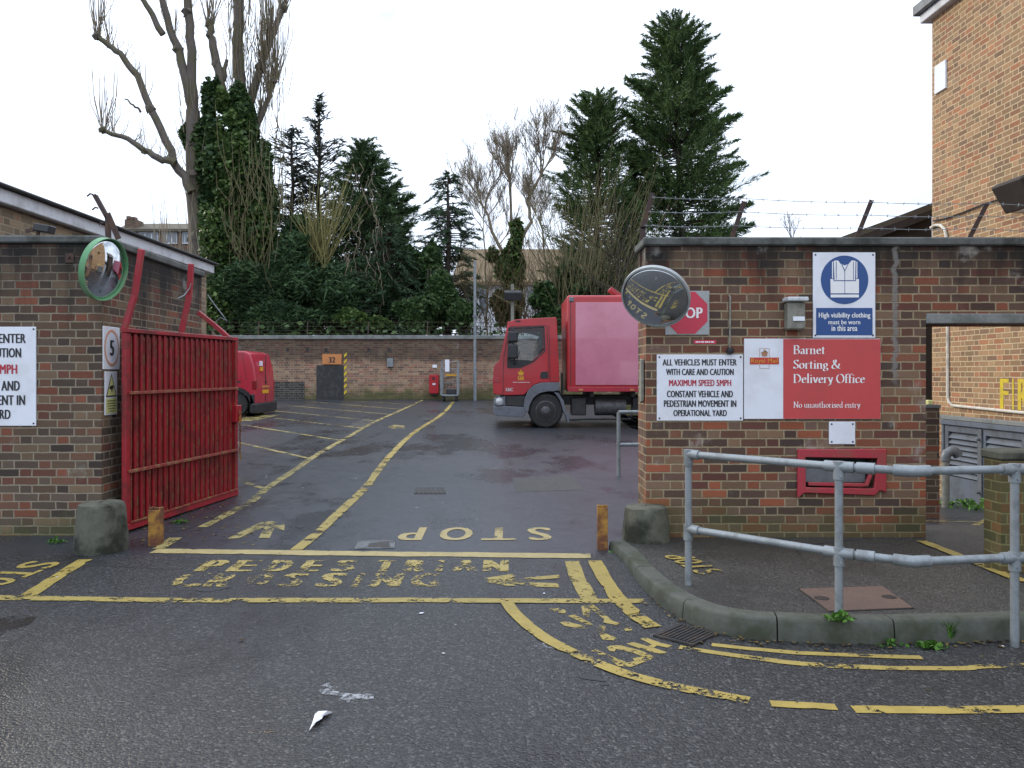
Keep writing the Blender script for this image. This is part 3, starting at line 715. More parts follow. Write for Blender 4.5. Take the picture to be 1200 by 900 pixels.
a_ = MB(); gpoly(a_, [(406,500),(424,491.5),(442,493),(428,501)], lift=.0015); gpoly(a_, [(600,560),(668,558),(684,574),(604,577)], lift=.0015); mark("tarmac_patch", a_, 'asphalt_pave')
a_ = MB(); gpoly(a_, [(-60,742),(-10,727),(20,721),(44,722),(36,731),(8,741),(-40,765)], lift=.0015); mark("puddle", a_, 'puddle')
# STOP for people on the pavement, tops of the letters away from the yard mouth
def pave_stop(cx, cy, w, h, ang, name, pave, mat):
    a = MB(); p_ = ground_plane(cx, cy, ang, pave)
    n = 4; cw = w/n
    for i, ch in enumerate("STOP"):
        fit(a, text2d(ch, .02), p_, -w/2+i*cw+.012, -w/2+(i+1)*cw-.012, -h/2, h/2, ZL)
    mark(name, a, mat)
(xs0, ys0), (xs1, ys1) = GP(832,673), GP(790,652)
ang_ = math.atan2(ys1-ys0, xs1-xs0)
pave_stop((xs0+xs1)/2+.02, (ys0+ys1)/2+.02, .66, .22, ang_, "pavement_stop_lettering_marking", True, 'yellow')
x0, y0 = G(22,672)
pave_stop(x0-.03, y0-.12, .95, .30, math.radians(-97), "pavement_stop_lettering_marking", False, 'yellow_fresh')
a_ = MB(); ribbon(a_, [GP(1080,634),GP(1125,652),GP(1200,682)], .10, plane='pave'); mark("passage_line_marking", a_, 'yellow')
a_ = MB()
for q in ([(3.75,7.9),(4.6,7.75),(6.2,7.4)], [(3.9,8.9),(5.0,8.6),(6.3,8.3)], [(4.5,8.1),(5.6,9.6)]): ribbon(a_, q, .06, lift=.006)
mark("passage_line_marking", a_, 'yellow_thin')
# ------------------------------------------------------------------ WALLS AND BUILDINGS
YR, YL = 7.3, 7.6
def px_x(px, Y): return (px-600)*Y/F
def py_z(py, Y): return EYE - (py-HOR)*Y/F

# right gate wall, with the wide opening under a lintel
rw = thing("gate_wall", "brown brick wall right of the gateway, carrying the big red sign", "wall", (1.2, YR, PAVE))
X0, XO, XE, ZT = 1.18, px_x(1085, YR), 8.2, 2.84
LZ0, LZ1 = py_z(379.5, YR), py_z(367.5, YR)
sx0, sx1, sz0, sz1 = px_x(941, YR), px_x(1029, YR), py_z(575, YR), py_z(532, YR)
mb = MB()
outer = [(X0, -.3), (XO, -.3), (XO, LZ0), (XE, LZ0), (XE, ZT), (X0, ZT)]
conv = lambda a, b, d: (a, d, b)
lx0 = px_x(1088, YR)
# the slot frame sits in a real recess
mb.prism(outer, [[(sx0,sz0),(sx1,sz0),(sx1,sz1),(sx0,sz1)]], conv, YR, YR+.45)
mb.build("brickwork", M['brick_gate'], rw)
mb = MB(); mb.box(X0-.03, XE, YR-.035, YR+.485, ZT+.002, ZT+.075); mb.build("coping", M['coping'], rw, bevel=.012)
mb = MB(); mb.box(lx0-.02, XE, YR-.012, YR+.2, LZ0+.001, LZ1); mb.build("lintel", M['lintel'], rw, bevel=.008)

# left gate wall: front and return
lw = thing("gate_wall", "sooty brick wall left of the gateway, running back behind the red gate", "wall", (-4.2, YL, .22))
mb = MB(); ZL_ = 2.91
LA, LB_ = (-3.765, YL), (-3.84, 10.25)
outl = [(-9.5, YL), LA, LB_, (-4.2, 10.25), (-4.17, YL+.36), (-9.5, YL+.36)]
mb.prism(outl, [], lambda a, b, d: (a, b, d), -.2, ZL_); mb.build("brickwork", M['brick_gate_left'], lw)
mb = MB(); cout = [(-9.5, YL-.035), (LA[0]+.035, YL-.035), (LB_[0]+.035, 10.28), (-4.24, 10.28), (-4.21, YL+.4), (-9.5, YL+.4)]
mb.prism(cout, [], lambda a, b, d: (a, b, d), ZL_+.002, ZL_+.07); mb.build("coping", M['coping'], lw, bevel=.012)
mb = MB(); mb.box(px_x(77,YL), px_x(87,YL), YL-.012, YL, py_z(308,YL), py_z(297,YL)); mb.lathe([(.012,0),(.012,.03)], (px_x(82,YL), YL-.04, py_z(302,YL)), (0,1,0), 8)
mb.build("fixing_plate", M['iron'], lw)

# long low building left
lbd = thing("low_building", "long low brick building with white fascia behind the left gate wall", "building", (-6, 11, .3))
mb = MB(); mb.box(-14, -5.2, 7.97, 14.1, -.2, 3.42); mb.build("wall", M['brick_depot'], lbd)
mb = MB(); mb.box(-14.2, -5.10, 7.97, 14.2, 3.43, 3.575); mb.build("fascia", M['fascia'], lbd, bevel=.01)
mb = MB(); mb.box(-14.25, -5.03, 7.9, 14.26, 3.58, 3.607); mb.build("roof", M['felt'], lbd, bevel=.008)
# tilted floodlight on the left wall top
fl = thing("floodlight", "dark floodlight lying tilted on the left wall top", "floodlight", tuple(P(45,276,7.75)))
c_ = P(52,268,7.75); mb = MB(); mb.obox(c_, (.075,0,-.012), (0,.06,.0), (.01,0,.035)); mb.build("lamp_head", M['dark_plastic'], fl, bevel=.008)
mb = MB(); mb.bar(P(46,268,7.75), P(44,276,7.75), .015, .03); mb.bar(P(30,271,7.75), P(45,268,7.75), .02, .03); mb.build("bracket", M['iron'], fl)

# tall building right
tb = thing("tall_building", "tall sunlit tan brick building rising at the right edge", "building", (7, 11, -.2))
FX, FY = 6.54, 12.9; dX = .041
def FC(Y, z, off=0): return Vector((FX + dX*(FY-Y) - off, Y, z))
mb = MB(); fo = [(FX,FY), (FX+8,FY), (FX+8,2.5), (FX+dX*(FY-2.5),2.5)]
mb.prism(fo, [], lambda a, b, d: (a, b, d), -.6, 7.22); mb.build("wall", M['brick_sun'], tb)
mb = MB(); mb.prism([(FX-.12,FY+.15),(FX+8.2,FY+.15),(FX+8.2,2.3),(FX-.10+dX*(FY-2.3),2.3)], [], lambda a,b,d:(a,b,d), 7.222, 7.36); mb.build("fascia", M['fascia'], tb, bevel=.01)
mb = MB(); mb.prism([(FX-.2,FY+.22),(FX+8.25,FY+.22),(FX+8.25,2.2),(FX-.18+dX*(FY-2.2),2.2)], [], lambda a,b,d:(a,b,d), 7.364, 7.52); mb.build("roof", M['lead'], tb, bevel=.01)
mb = MB(); pf = Plane(FC(FY,0), (dX,-1,0), (0,0,1))     # u runs towards the camera
def fu(px):                                             # facade distance for an image column
    Y = (FX + dX*FY) / ((px-600)/F + dX); return (FY - Y) * math.sqrt(1+dX*dX), Y
def fz(px, py): return py_z(py, fu(px)[1])
for ch, a, b in (("F",1172,1182.5),("I",1186.5,1188.5),("R",1193,1206),("E",1210,1224)):
    fit(mb, text2d(ch, .02), pf, fu(a)[0], fu(b)[0], fz(1190,480), fz(1190,444), .004)
mb.build("lettering", M['wall_yellow'], tb, fix=False)
# white plate, floodlight, conduits on that facade
def on_facade(mb, px0, px1, py0, py1, d0, d1):
    u0, u1 = fu(px0)[0], fu(px1)[0]; pm = (px0+px1)/2
    z0, z1 = fz(pm, py1), fz(pm, py0)
    mb.add([pf.at(a, b, l) for l in (d0, d1) for a, b in ((u0,z0),(u1,z0),(u1,z1),(u0,z1))], [(3,2,1,0),(4,5,6,7),(0,1,5,4),(1,2,6,5),(2,3,7,6),(3,0,4,7)])
mb = MB(); on_facade(mb, 1097, 1110, 74, 107, 0, .03)
tag(mb.build("wall_plate", M['white_pvc'], None, bevel=.004, loc=FC(12.6,5)), "blank white plate high on the tan brick building", "plate")
PX = 1222
fl = thing("floodlight", "big dark brown floodlight on the tan brick building at the right edge", "floodlight", tuple(pf.at(fu(1196)[0], fz(1196,235), .1)))
c_ = pf.at(fu(PX)[0], fz(PX,228), .34); nn, uu = pf.n, pf.u
mb = MB(); mb.obox(c_, uu*.30, Vector((0,0,.17))+nn*.10, nn*.05-Vector((0,0,.03))); mb.build("lamp_head", M['dark_wood'], fl, bevel=.02)
mb = MB(); mb.tube([pf.at(fu(1200)[0], fz(1200,246), 0), pf.at(fu(1200)[0], fz(1200,246), .2), c_], .045); mb.build("arm", M['cream'], fl, smooth=True)
mb = MB()
u_, zt_, zb_ = fu(1112)[0], fz(1112,374), fz(1112,474)
mb.tube([pf.at(u_, zt_+.6, .02), pf.at(u_, zb_+.12, .02), pf.at(u_+.03, zb_+.04, .02), pf.at(u_+.12, zb_-.01, .02), pf.at(fu(1199)[0], fz(1199,483.5), .02), pf.at(fu(1240)[0], fz(1240,487), .02)], .021, 8)
tag(mb.build("conduit", M['cream'], None, smooth=True, loc=pf.at(u_, zb_, 0)), "cream conduit bending along the sunlit brick wall seen through the opening", "conduit")
mb = MB(); pts = [(1111,300),(1111,276),(1109,268),(1104,264),(1098,264),(1093,267)]
mb.tube([pf.at(fu(p[0])[0], fz(p[0],p[1]), .03) for p in pts], .024, 8)
tag(mb.build("conduit", M['cream'], None, smooth=True, loc=pf.at(fu(1104)[0], fz(1104,266), 0)), "cream hooked conduit stub above the wall coping beside the tall building's corner", "conduit")
# black cable drooping to the big floodlight
mb = MB(); pts = [(1095,259),(1110,256),(1130,249),(1155,239),(1175,233),(1186,228)]
mb.tube([pf.at(fu(p[0])[0], fz(p[0],p[1]), .02) for p in pts], .012, 5)
tag(mb.build("cable", M['black'], None, loc=pf.at(fu(1110)[0], fz(1110,256), 0)), "black cable climbing the tall brick building to its floodlight", "cable")
# louvred doors in the passage
ld = thing("louvre_door", "grey double doors of metal louvres under the sunlit brick wall", "door", tuple(pf.at(fu(1150)[0], -.17, 0)))
uA, uB, uC = fu(1109)[0], fu(1155)[0], fu(1212)[0]; zA, zB = -.14, .96
def fbox(mb, a, b, z0, z1, l0, l1): mb.add([pf.at(p, q, l) for l in (l0, l1) for p, q in ((a,z0),(b,z0),(b,z1),(a,z1))], [(3,2,1,0),(4,5,6,7),(0,1,5,4),(1,2,6,5),(2,3,7,6),(3,0,4,7)])
mb = MB(); fbox(mb, uA, uC, zA-.1, zA, .003, .10); fbox(mb, uA, uC, zB, zB+.07, .003, .10); fbox(mb, uA, uA+.06, zA, zB, .003, .08); fbox(mb, uC-.06, uC, zA, zB, .003, .08)
mb.build("frame", M['door_grey'], ld, bevel=.005)
for a, b in ((uA+.065, uB-.006), (uB+.006, uC-.065)):
    mb = MB(); fbox(mb, a, a+.09, zA+.005, zB-.005, .01, .06); fbox(mb, b-.09, b, zA+.005, zB-.005, .01, .06); fbox(mb, a+.09, b-.09, zA+.005, zA+.34, .012, .05); fbox(mb, a+.09, b-.09, zB-.10, zB-.005, .012, .06)
    fbox(mb, a+.09, b-.09, zA+.34, zB-.10, .003, .008)
    lf = mb.build("door_leaf", M['door_grey'], ld)
    sl = MB(); z = zA + .36
    while z < zB-.16:
        sl.add([pf.at(a+.09, z, .062), pf.at(b-.09, z, .062), pf.at(b-.09, z+.065, .012), pf.at(a+.09, z+.065, .012), pf.at(a+.09, z-.006, .058), pf.at(b-.09, z-.006, .058), pf.at(b-.09, z+.058, .010), pf.at(a+.09, z+.058, .010)], [(0,1,2,3),(7,6,5,4),(0,4,5,1),(1,5,6,2),(2,6,7,3),(3,7,4,0)]); z += .078
    sl.build("louvre_slats", M['door_grey'], lf)
mb = MB(); fbox(mb, uB-.035, uB+.035, zA+.02, zB-.02, .062, .085)
for z in (.06, .42, .80): mb.lathe([(.02,0),(.02,.05)], pf.at(uB, z, .085), pf.n, 10)
mb.build("meeting_bar", M['lead'], ld, bevel=.004)
mb = MB(); fbox(mb, uA-.1, uC+.2, zB+.075, zB+.135, .003, .09); tag(mb.build("door_head", M['lintel'], None, bevel=.006, loc=pf.at(uB, zB, 0)), "pale concrete head over the grey louvred doors", "lintel")
# vent pipe with elbow, brick stub, yellow block
vp = thing("vent_pipe", "buff upright vent pipe with grey elbow before the louvred doors", "pipe", tuple(P(1108,590,11.0)))
b0, b1 = P(1108,596,11.0), P(1108,540,11.0)
mb = MB(); mb.tube([b0-Vector((0,0,.1)), b1], .05, 12); mb.build("pipe", M['lamp_stone'], vp, smooth=True)
mb = MB(); mb.tube([b1, b1+Vector((0,0,.05)), b1+Vector((.02,0,.10)), b1+Vector((.07,0,.13)), b1+Vector((.13,0,.12)), b1+Vector((.17,.0,.07))], .065, 12); mb.build("elbow", M['lead'], vp, smooth=True)
st = thing("brick_stub", "dark brick pier stub inside the passage opening", "pier", (4.6, 9.2, .1))
mb = MB(); xa, xb = px_x(1079,9.2), px_x(1101,9.2); mb.box(xa, xb, 9.2, 9.45, -.1, py_z(478,9.2)); mb.build("shaft", M['brick_far'], st)
mb = MB(); mb.box(xa-.01, xb+.01, 9.19, 9.46, py_z(478,9.2)+.002, py_z(475.5,9.2)+.01); mb.build("cap", M['lead'], st)
mb = MB(); c_ = P(1089,471.5,9.3); mb.obox(c_, (.03,0,0), (0,.03,0), (0,0,.026))
tag(mb.build("yellow_block", M['pale_yellow'], None, bevel=.008, loc=c_), "small bright yellow block on the dark pier stub", "block")
# low pier in front
lp = thing("low_pier", "low mossy brick pier with stone cap behind the end of the handrail", "pier", (3.7, 5.95, PAVE))
pz = py_z(541, 5.95)
mb = MB(); mb.box(3.54, 4.3, 6.0, 6.215, .1, pz); mb.build("brickwork", brick_mat('mossy pier brick', red_stops, C(150,140,100), .03, moss=(1.0,.4,.6), white=.5), lp)
mb = MB(); mb.box(3.52, 4.33, 5.975, 6.24, pz+.002, pz+.075); mb.build("cap", M['concrete'], lp, bevel=.015)
# lean-to roof behind the right wall
lt = thing("lean_to", "dark lean-to shed roof sloping up to the tall building's corner", "shed", (6, 15, 1.5))
Yb = 14.0
def lt_pt(px, py, Y=Yb): return P(px, py, Y)
A_, B_ = lt_pt(968,284), lt_pt(1100,236)
mb = MB(); dd = Vector((0,3,.0)); th = Vector((0,0,-.10))
mb.add([A_, B_, B_+dd, A_+dd, A_+th, B_+th, B_+dd+th, A_+dd+th], [(0,1,2,3),(7,6,5,4),(0,4,5,1),(1,5,6,2),(2,6,7,3),(3,7,4,0)]); mb.build("roof", M['tiles'], lt)
mb = MB(); n1, n2 = A_+Vector((.1,.03,-.1)), B_+Vector((0,.03,-.1)); mb.bar(n1, n2, .05, .22); mb.build("barge_board", M['dark_wood'], lt)
mb = MB(); mb.add([n1+Vector((.3,.2,-.02)), n2+Vector((.0,.2,0)), Vector((n2.x,Yb+.2,-.3)), Vector((n1.x+.3,Yb+.2,-.3))], [(0,1,2,3)]); mb.add([(n1.x+.3,Yb+.2,-.3),(n1.x+.3,Yb+2.9,-.3),(n1.x+.3,Yb+2.9,n1.z),(n1.x+.3,Yb+.2,n1.z)],[(0,1,2,3)]); mb.build("wall", M['dark_wood'], lt)

# yard wall at the back
fw = thing("yard_wall", "long buff brick wall across the back of the yard", "wall", (-3, 28.2, .84))
YB = 28.2; ZB = py_z(397.5, YB)
mb = MB(); mb.box(-19, 16, YB, YB+.45, .3, ZB); mb.build("brickwork", M['brick_back'], fw)
mb = MB(); mb.box(-19, 16, YB-.06, YB+.5, ZB+.002, py_z(393,YB)); mb.build("coping", M['lintel'], fw, bevel=.01)
mb = MB()
pw = Plane((0,YB,0), (1,0,0), (0,0,1))
mb.box(px_x(371,YB), px_x(403,YB), YB-.012, YB, .8, py_z(428,YB)); mb.build("tarred_patch", M['tarred'], fw)
mb = MB(); mb.box(px_x(312,YB), px_x(357,YB), YB-.010, YB, .8, py_z(447,YB)); mb.build("tarred_patch", brick_mat('tarred brick', [(0,C(60,58,56)),(.4,C(74,70,66)),(.7,C(52,50,48))], C(120,114,104), .02), fw)
for i in range(13):
    z0 = 1.0 + i*.105
    if i % 2 == 0:
        mb = MB() if i == 0 else mb
        mb.add([(px_x(403.2,YB),YB-.018,z0),(px_x(406.4,YB),YB-.018,z0+.08),(px_x(406.4,YB),YB-.018,z0+.18),(px_x(403.2,YB),YB-.018,z0+.1)],[(0,1,2,3)])
mb.build("hazard_edging", M['wall_yellow'], fw, fix=False)
for px in (337,360,382,432,456): mb = MB(); mb.box(px_x(px-1.6,YB), px_x(px+1.6,YB), YB-.008, YB, py_z(411.5,YB), py_z(408,YB)); mb.build("vent", M['black'], fw)
nb = thing("number_board", "amber board with black number 32 on the yard wall", "sign", (px_x(389,YB), YB, 2))
mb = MB(); mb.box(px_x(378,YB), px_x(400.5,YB), YB-.05, YB-.014, py_z(427,YB), py_z(415,YB)); mb.build("board", M['amber'], nb, bevel=.004)
mb = MB(); fit(mb, text2d("32", .03), Plane((0,YB-.05,0),(1,0,0),(0,0,1)), px_x(385.5,YB), px_x(393.5,YB), py_z(425,YB), py_z(418.5,YB), .004); mb.build("lettering", M['black'], nb, fix=False)
mb = MB(); mb.box(px_x(454,YB), px_x(461,YB), YB-.09, YB, py_z(430,YB), py_z(420,YB))
tag(mb.build("meter_box", M['galv'], None, bevel=.01, loc=(px_x(457,YB),YB,1.6)), "small grey metal box on the middle of the yard wall", "box")
mb = MB(); mb.box(px_x(507,YB), px_x(512,YB), YB-.03, YB, py_z(431,YB), py_z(427.5,YB))
tag(mb.build("notice_plate", M['white_pvc'], None, bevel=.003, loc=(px_x(509,YB),YB,1.6)), "tiny white notice above the red lamp box on the yard wall", "notice")
pb = thing("post_box", "narrow red box fixed to the yard wall beside the roll cage", "post box", (px_x(509,YB), YB, 1.1))
x0, x1, z0, z1 = px_x(503.5,YB), px_x(514.5,YB), py_z(461,YB), py_z(439,YB)
mb = MB(); mb.box(x0, x1, YB-.22, YB, z0, z1); mb.build("body", M['truck_red'], pb, bevel=.02, seg=2)
mb = MB(); mb.box(px_x(507.5,YB), px_x(510,YB), YB-.226, YB-.221, py_z(445,YB), py_z(442,YB)); mb.build("slot", M['black'], pb)
mb = MB(); mb.box(px_x(507.5,YB), px_x(511,YB), YB-.228, YB-.221, py_z(451,YB), py_z(449,YB)); mb.build("plate", M['white_panel'], pb)
mb = MB(); mb.box(x0+.05, x1-.05, YB-.18, YB, z0-.05, z0-.002); mb.build("base", M['chassis'], pb)
# roll cage
Yc = 27.4
rc = thing("roll_cage", "empty grey mail roll cage standing against the yard wall", "roll cage", (px_x(527,Yc), Yc, gz(Yc)))
xa, xb = px_x(518,Yc), px_x(537,Yc); zf = gz(Yc); zt = py_z(423,Yc)
mb = MB(); mb.box(xa, xb, Yc-.3, Yc+.35, zf+.16, zf+.21); mb.build("base", M['galv'], rc, bevel=.01)
for x in (xa, xb):
    mb = MB()
    for y in (Yc-.3, Yc+.35): mb.tube([(x,y,zf+.2),(x,y,zt)], .018, 6)
    for z in (zf+.25, zf+.65, zf+1.05, zt): mb.tube([(x,Yc-.3,z),(x,Yc+.35,z)], .013, 5)
    for k in range(1,6): mb.tube([(x,Yc-.3+k*.108,zf+.2),(x,Yc-.3+k*.108,zf+1.05)], .007, 4)
    mb.box(x-.03, x+.03, Yc-.32, Yc-.29, zf+.2, zf+1.05)
    mb.build("side_panel", M['galv'], rc)
mb = MB()
for z in (zf+.6, zf+.78, zf+1.05, zt-.02): mb.tube([(xa,Yc+.35,z),(xb,Yc+.35,z)], .013, 5)
for k in range(1,5): mb.tube([(xa+(xb-xa)*k/5,Yc+.35,zf+.2),(xa+(xb-xa)*k/5,Yc+.35,zf+1.05)], .007, 4)
mb.build("back_panel", M['galv'], rc)
mb = MB(); mb.box(xa+.1, xb-.06, Yc+.28, Yc+.33, zf+.82, zf+.88); mb.build("strap", M['logo_yellow'], rc)
mb = MB(); mb.box(xa+.14, xb-.05, Yc-.1, Yc+.2, zf+.215, zf+.40); mb.build("bag", M['dark_plastic'], rc, bevel=.04, seg=2)
for x in (xa+.06, xb-.06):
    for y in (Yc-.22, Yc+.27): mb = MB(); mb.lathe([(.065,-.018),(.065,.018)], (x,y,zf+.068), (1,0,0), 12); mb.box(x-.03,x+.03,y-.02,y+.02,zf+.11,zf+.16); mb.build("castor", M['rubber'], rc)
mb = MB(); xx = px_x(525,Yc); mb.box(xx-.07, xx+.07, Yc-.345, Yc-.33, py_z(435.5,Yc), py_z(421.5,Yc)); mb.build("label_card", M['white_panel'], rc)
# poles
pl_ = thing("lamp_pole", "tall thin galvanised pole against the yard wall left of the truck", "pole", (px_x(556.5,27.8), 27.8, gz(27.8)))
xx = px_x(556.5,27.8); mb = MB(); mb.tube([(xx,27.8,.6),(xx,27.8,1.9),(xx,27.8,1.91),(xx,27.8,py_z(306,27.8))], [.06,.06,.05,.045], 10); mb.build("pole", M['galv'], pl_, smooth=True)
mb = MB(); mb.box(xx-.07,xx+.07,27.72,27.88,3.6,3.68); mb.build("clamp", M['lead'], pl_)
fp = thing("floodlight_pole", "black floodlight on a pole rising behind the truck cab", "floodlight", (px_x(600,28.9), 28.9, .9))
xx = px_x(600.5,28.9); mb = MB(); mb.tube([(xx,28.9,.9),(xx,28.9,py_z(333,28.9))], .06, 8); mb.build("pole", M['lamp_stone'], fp, smooth=True)
mb = MB(); mb.obox((xx+.02,28.75,py_z(346.5,28.9)), (.30,0,0), (0,.12,.05), (0,-.03,.14)); mb.build("lamp_head", M['dark_plastic'], fp, bevel=.03, seg=2)
# wires over the yard wall
yw = thing("barbed_wire", "barbed wire strung in rows above the back yard wall", "barbed wire", (-3, YB+.2, ZB))
rng = random.Random(5)
for k in range(4):
    mb = MB(); z = py_z(391-4.6*k, YB); pts = [(-18+i*1.2, YB+.25+.02*k, z+rng.uniform(-.02,.02)) for i in range(28)]
    mb.tube(pts, .007, 4)
    for i in range(160): x = -18+i*.2+rng.uniform(-.03,.03); mb.tube([(x-.02,YB+.24,z-.03),(x+.02,YB+.26,z+.03)], .004, 3)
    mb.build("wire", M['iron'], yw)
for px in (300, 358, 430, 500, 575, 648, 700): mb = MB(); mb.bar((px_x(px,YB),YB+.22,ZB+.06), (px_x(px,YB),YB+.32,py_z(376,YB)), .03, .03); mb.build("post", M['iron'], yw)

# ------------------------------------------------------------------ GATE
ga = thing("yard_gate", "red ribbed metal gate leaf swung open into the yard", "gate", (-3.63, 7.75, .25))
gh, ge = Vector((-3.63,7.75,0)), Vector((-3.265,9.70,0)); gd = (ge-gh).normalized(); gn = Vector((gd.y,-gd.x,0)); GL = (ge-gh).length
def gp(s, z, d=0): return Vector((gh.x+gd.x*s+gn.x*d, gh.y+gd.y*s+gn.y*d, z))
def gbot(s): return .262 + .045*s/GL
ZG = 2.115
mb = MB(); q = [gp(0,gbot(0),-.004), gp(GL,gbot(GL),-.004), gp(GL,ZG,-.004), gp(0,ZG,-.004)]; mb.add(q + [p - gn*.006 for p in q], [(0,1,2,3),(7,6,5,4),(0,4,5,1),(1,5,6,2),(2,6,7,3),(3,7,4,0)]); mb.build("sheet", M['gate_dark'], ga)
mb = MB(); mb2 = MB(); nb_ = 21
for i in range(nb_):
    s = .04 + (GL-.08)*i/(nb_-1)
    mb.bar(gp(s,gbot(s)+.03,.022), gp(s,ZG-.02,.022), .014, .048, gd)
mb.build("upright_bars", M['gate_red'], ga)
mb = MB()
for i in range(nb_):
    s = .04 + (GL-.08)*i/(nb_-1); mb.bar(gp(s,gbot(s)+.04,.048), gp(s,ZG-.05,.048), .012, .005, gd)
mb.build("bar_edges", M['gate_rust'], ga)
mb = MB(); mb.bar(gp(-.02,ZG+.005,.02), gp(GL+.02,ZG+.005,.02), .075, .04); mb.bar(gp(-.02,gbot(0)+.02,.02), gp(GL+.02,gbot(GL)+.02,.02), .08, .06); mb.bar(gp(0,gbot(0)+.05,.02), gp(0,ZG-.02,.02), .05, .06, gd); mb.bar(gp(GL,gbot(GL)+.05,.02), gp(GL,ZG-.02,.02), .05, .06, gd); mb.build("frame", M['gate_red'], ga, bevel=.004)
for z0, z1 in ((1.535,1.545),(.80,.825)): mb = MB(); mb.bar(gp(0,z0,.055), gp(GL,z1,.055), .03, .03); mb.build("rail", M['gate_rust'], ga, bevel=.003)
mb = MB(); mb.bar(gp(.02,gbot(0)+.062,.06), gp(GL,gbot(GL)+.062,.06), .02, .016); mb.build("bottom_lip", M['gate_rust'], ga)
for pts in ([(145,388,7.8),(158,345,7.8),(166,292,7.75)], [(212,392,8.75),(222,346,8.75),(224,309,8.7)], [(268,396,9.6),(250,380,9.55),(232,366,9.5)]):
    mb = MB(); w = [P(*p) for p in pts]
    for a, b in zip(w, w[1:]): mb.bar(a, b, .05, .05, (0,1,0))
    mb.build("spike_arm", M['post_red'], ga, bevel=.004)
mb = MB(); mb.obox(gp(GL-.04,1.25,.06), gd*.06, gn*.04, Vector((0,0,.10))); mb.build("lock_box", M['gate_red'], ga, bevel=.006)
mb = MB(); rng = random.Random(3)
for i in range(22):
    c = gp(GL-.05+.006*math.sin(i), 1.27-.026*i, .115); ax = (gd if i % 2 else gn)
    ring = [c + ax*.010*math.cos(a) + Vector((0,0,.019))*math.sin(a) for a in [k*math.pi/4 for k in range(9)]]
    mb.tube(ring, .0045, 4, cap=False)
mb.build("chain", M['rust'], ga)
# ------------------------------------------------------------------ guards and bollards
def guard(px, pbase, w, h, lab):
    Yg = F*EYE/(pbase-VPG); x = px_x(px,Yg+w/2); z = gz(Yg)
    t_ = thing("stone_guard", lab, "guard stone", (x, Yg+w/2, z), "stone guards at the gateway corners")
    mb = MB(); prof = [(w*.54,-.08),(w*.53,0),(w*.52,h*.18),(w*.505,h*.36),(w*.49,h*.55),(w*.475,h*.75),(w*.455,h-.05),(w*.44,h-.012),(w*.39,h),(w*.2,h+.004),(0,h+.006)]
    mb.lathe(prof, (x,Yg+w/2,z), n=28)
    rg = random.Random(px); mb.v = [(v[0]+rg.uniform(-.007,.007), v[1]+rg.uniform(-.007,.007), v[2]+rg.uniform(-.005,.005)) for v in mb.v]
    mb.build("block", M['concrete'], t_, smooth=True)
guard(119, 651, .41, .41, "mossy round guard stone at the foot of the left gate wall")
guard(757, 647, .40, .36, "mossy round guard stone at the start of the kerb on the right")
for px, pb_, w, h, lab in ((180,640,.10,.33,"stubby rusted post in front of the red gate's hinge"), (706.5,645,.085,.38,"stubby rusted post left of the right guard stone")):
    Yg = F*EYE/(pb_-VPG); x = px_x(px,Yg); z = gz(Yg)
    t_ = thing("rusted_post", lab, "bollard", (x,Yg,z), "rusted posts in the gateway")
    mb = MB(); mb.box(x-w/2,x+w/2,Yg,Yg+.012,z-.05,z+h-.02); mb.box(x-w/2,x-w/2+.012,Yg+.013,Yg+w,z-.05,z+h); mb.box(x+w/2-.012,x+w/2,Yg+.013,Yg+w,z-.05,z+h); mb.box(x-w/2+.013,x+w/2-.013,Yg+w-.014,Yg+w,z-.05,z+h-.006); mb.build("shaft", M['rust'], t_, bevel=.003)

# ------------------------------------------------------------------ handrails
hr = thing("handrail", "galvanised tube handrail along the kerb of the pavement", "handrail", (1.95, 4.9, PAVE))
zt, zm = 1.165, .655
a, b, c, d = Vector((1.205,5.66,0)), Vector((1.935,4.905,0)), Vector((2.262,4.675,0)), Vector((2.90,4.78,0))
e = Vector((5.5,4.95,0))
def at(v, z): return Vector((v.x, v.y, z))
r = .0242
for v, z0 in ((a,PAVE-.1),(b,PAVE-.1),(d,gz(4.8)-.02),(e,gz(4.8)-.02)): mb = MB(); mb.tube([at(v,z0), at(v,zt)], r, 14); mb.build("post", M['galv'], hr, smooth=True)
for z in (zt, zm): mb = MB(); mb.tube([at(a,z), at(b,z)], r, 14); mb.tube([at(b,z), at(c,z), at(d,z), at(e,z)], r, 14); mb.build("rail", M['galv'], hr, smooth=True)
def sleeve(p, q, rr=.034): mb = MB(); mb.tube([p,q], rr, 14); return mb
for v in (a, b, d):
    for z in (zt, zm):
        mb = MB(); mb.tube([at(v,z-.075), at(v,z+.032)], .033, 14)
        dirs = []
        if v is a: dirs = [(b-a).normalized()]
        elif v is b: dirs = [(a-b).normalized(), (c-b).normalized()]
        else: dirs = [(c-d).normalized(), Vector((1,0,0))]
        for q in dirs: mb.tube([at(v,z), at(v+q*.085,z)], .033, 14)
        if v is b: mb.tube([at(v+dirs[1]*.10,z), at(v+dirs[1]*.20,z)], .034, 14)
        mb.lathe([(.007,0),(.007,.008)], at(v,z-.055)+Vector((0,-.034,0)), (0,-1,0), 8)
        mb.build("coupling", M['galv'], hr, smooth=True)
for z in (zt, zm):
    mb = MB(); p = (b-c).normalized(); q = (d-c).normalized(); mb.tube([at(c+p*.10,z), at(c,z), at(c+q*.10,z)], .034, 14); mb.build("coupling", M['galv'], hr, smooth=True)
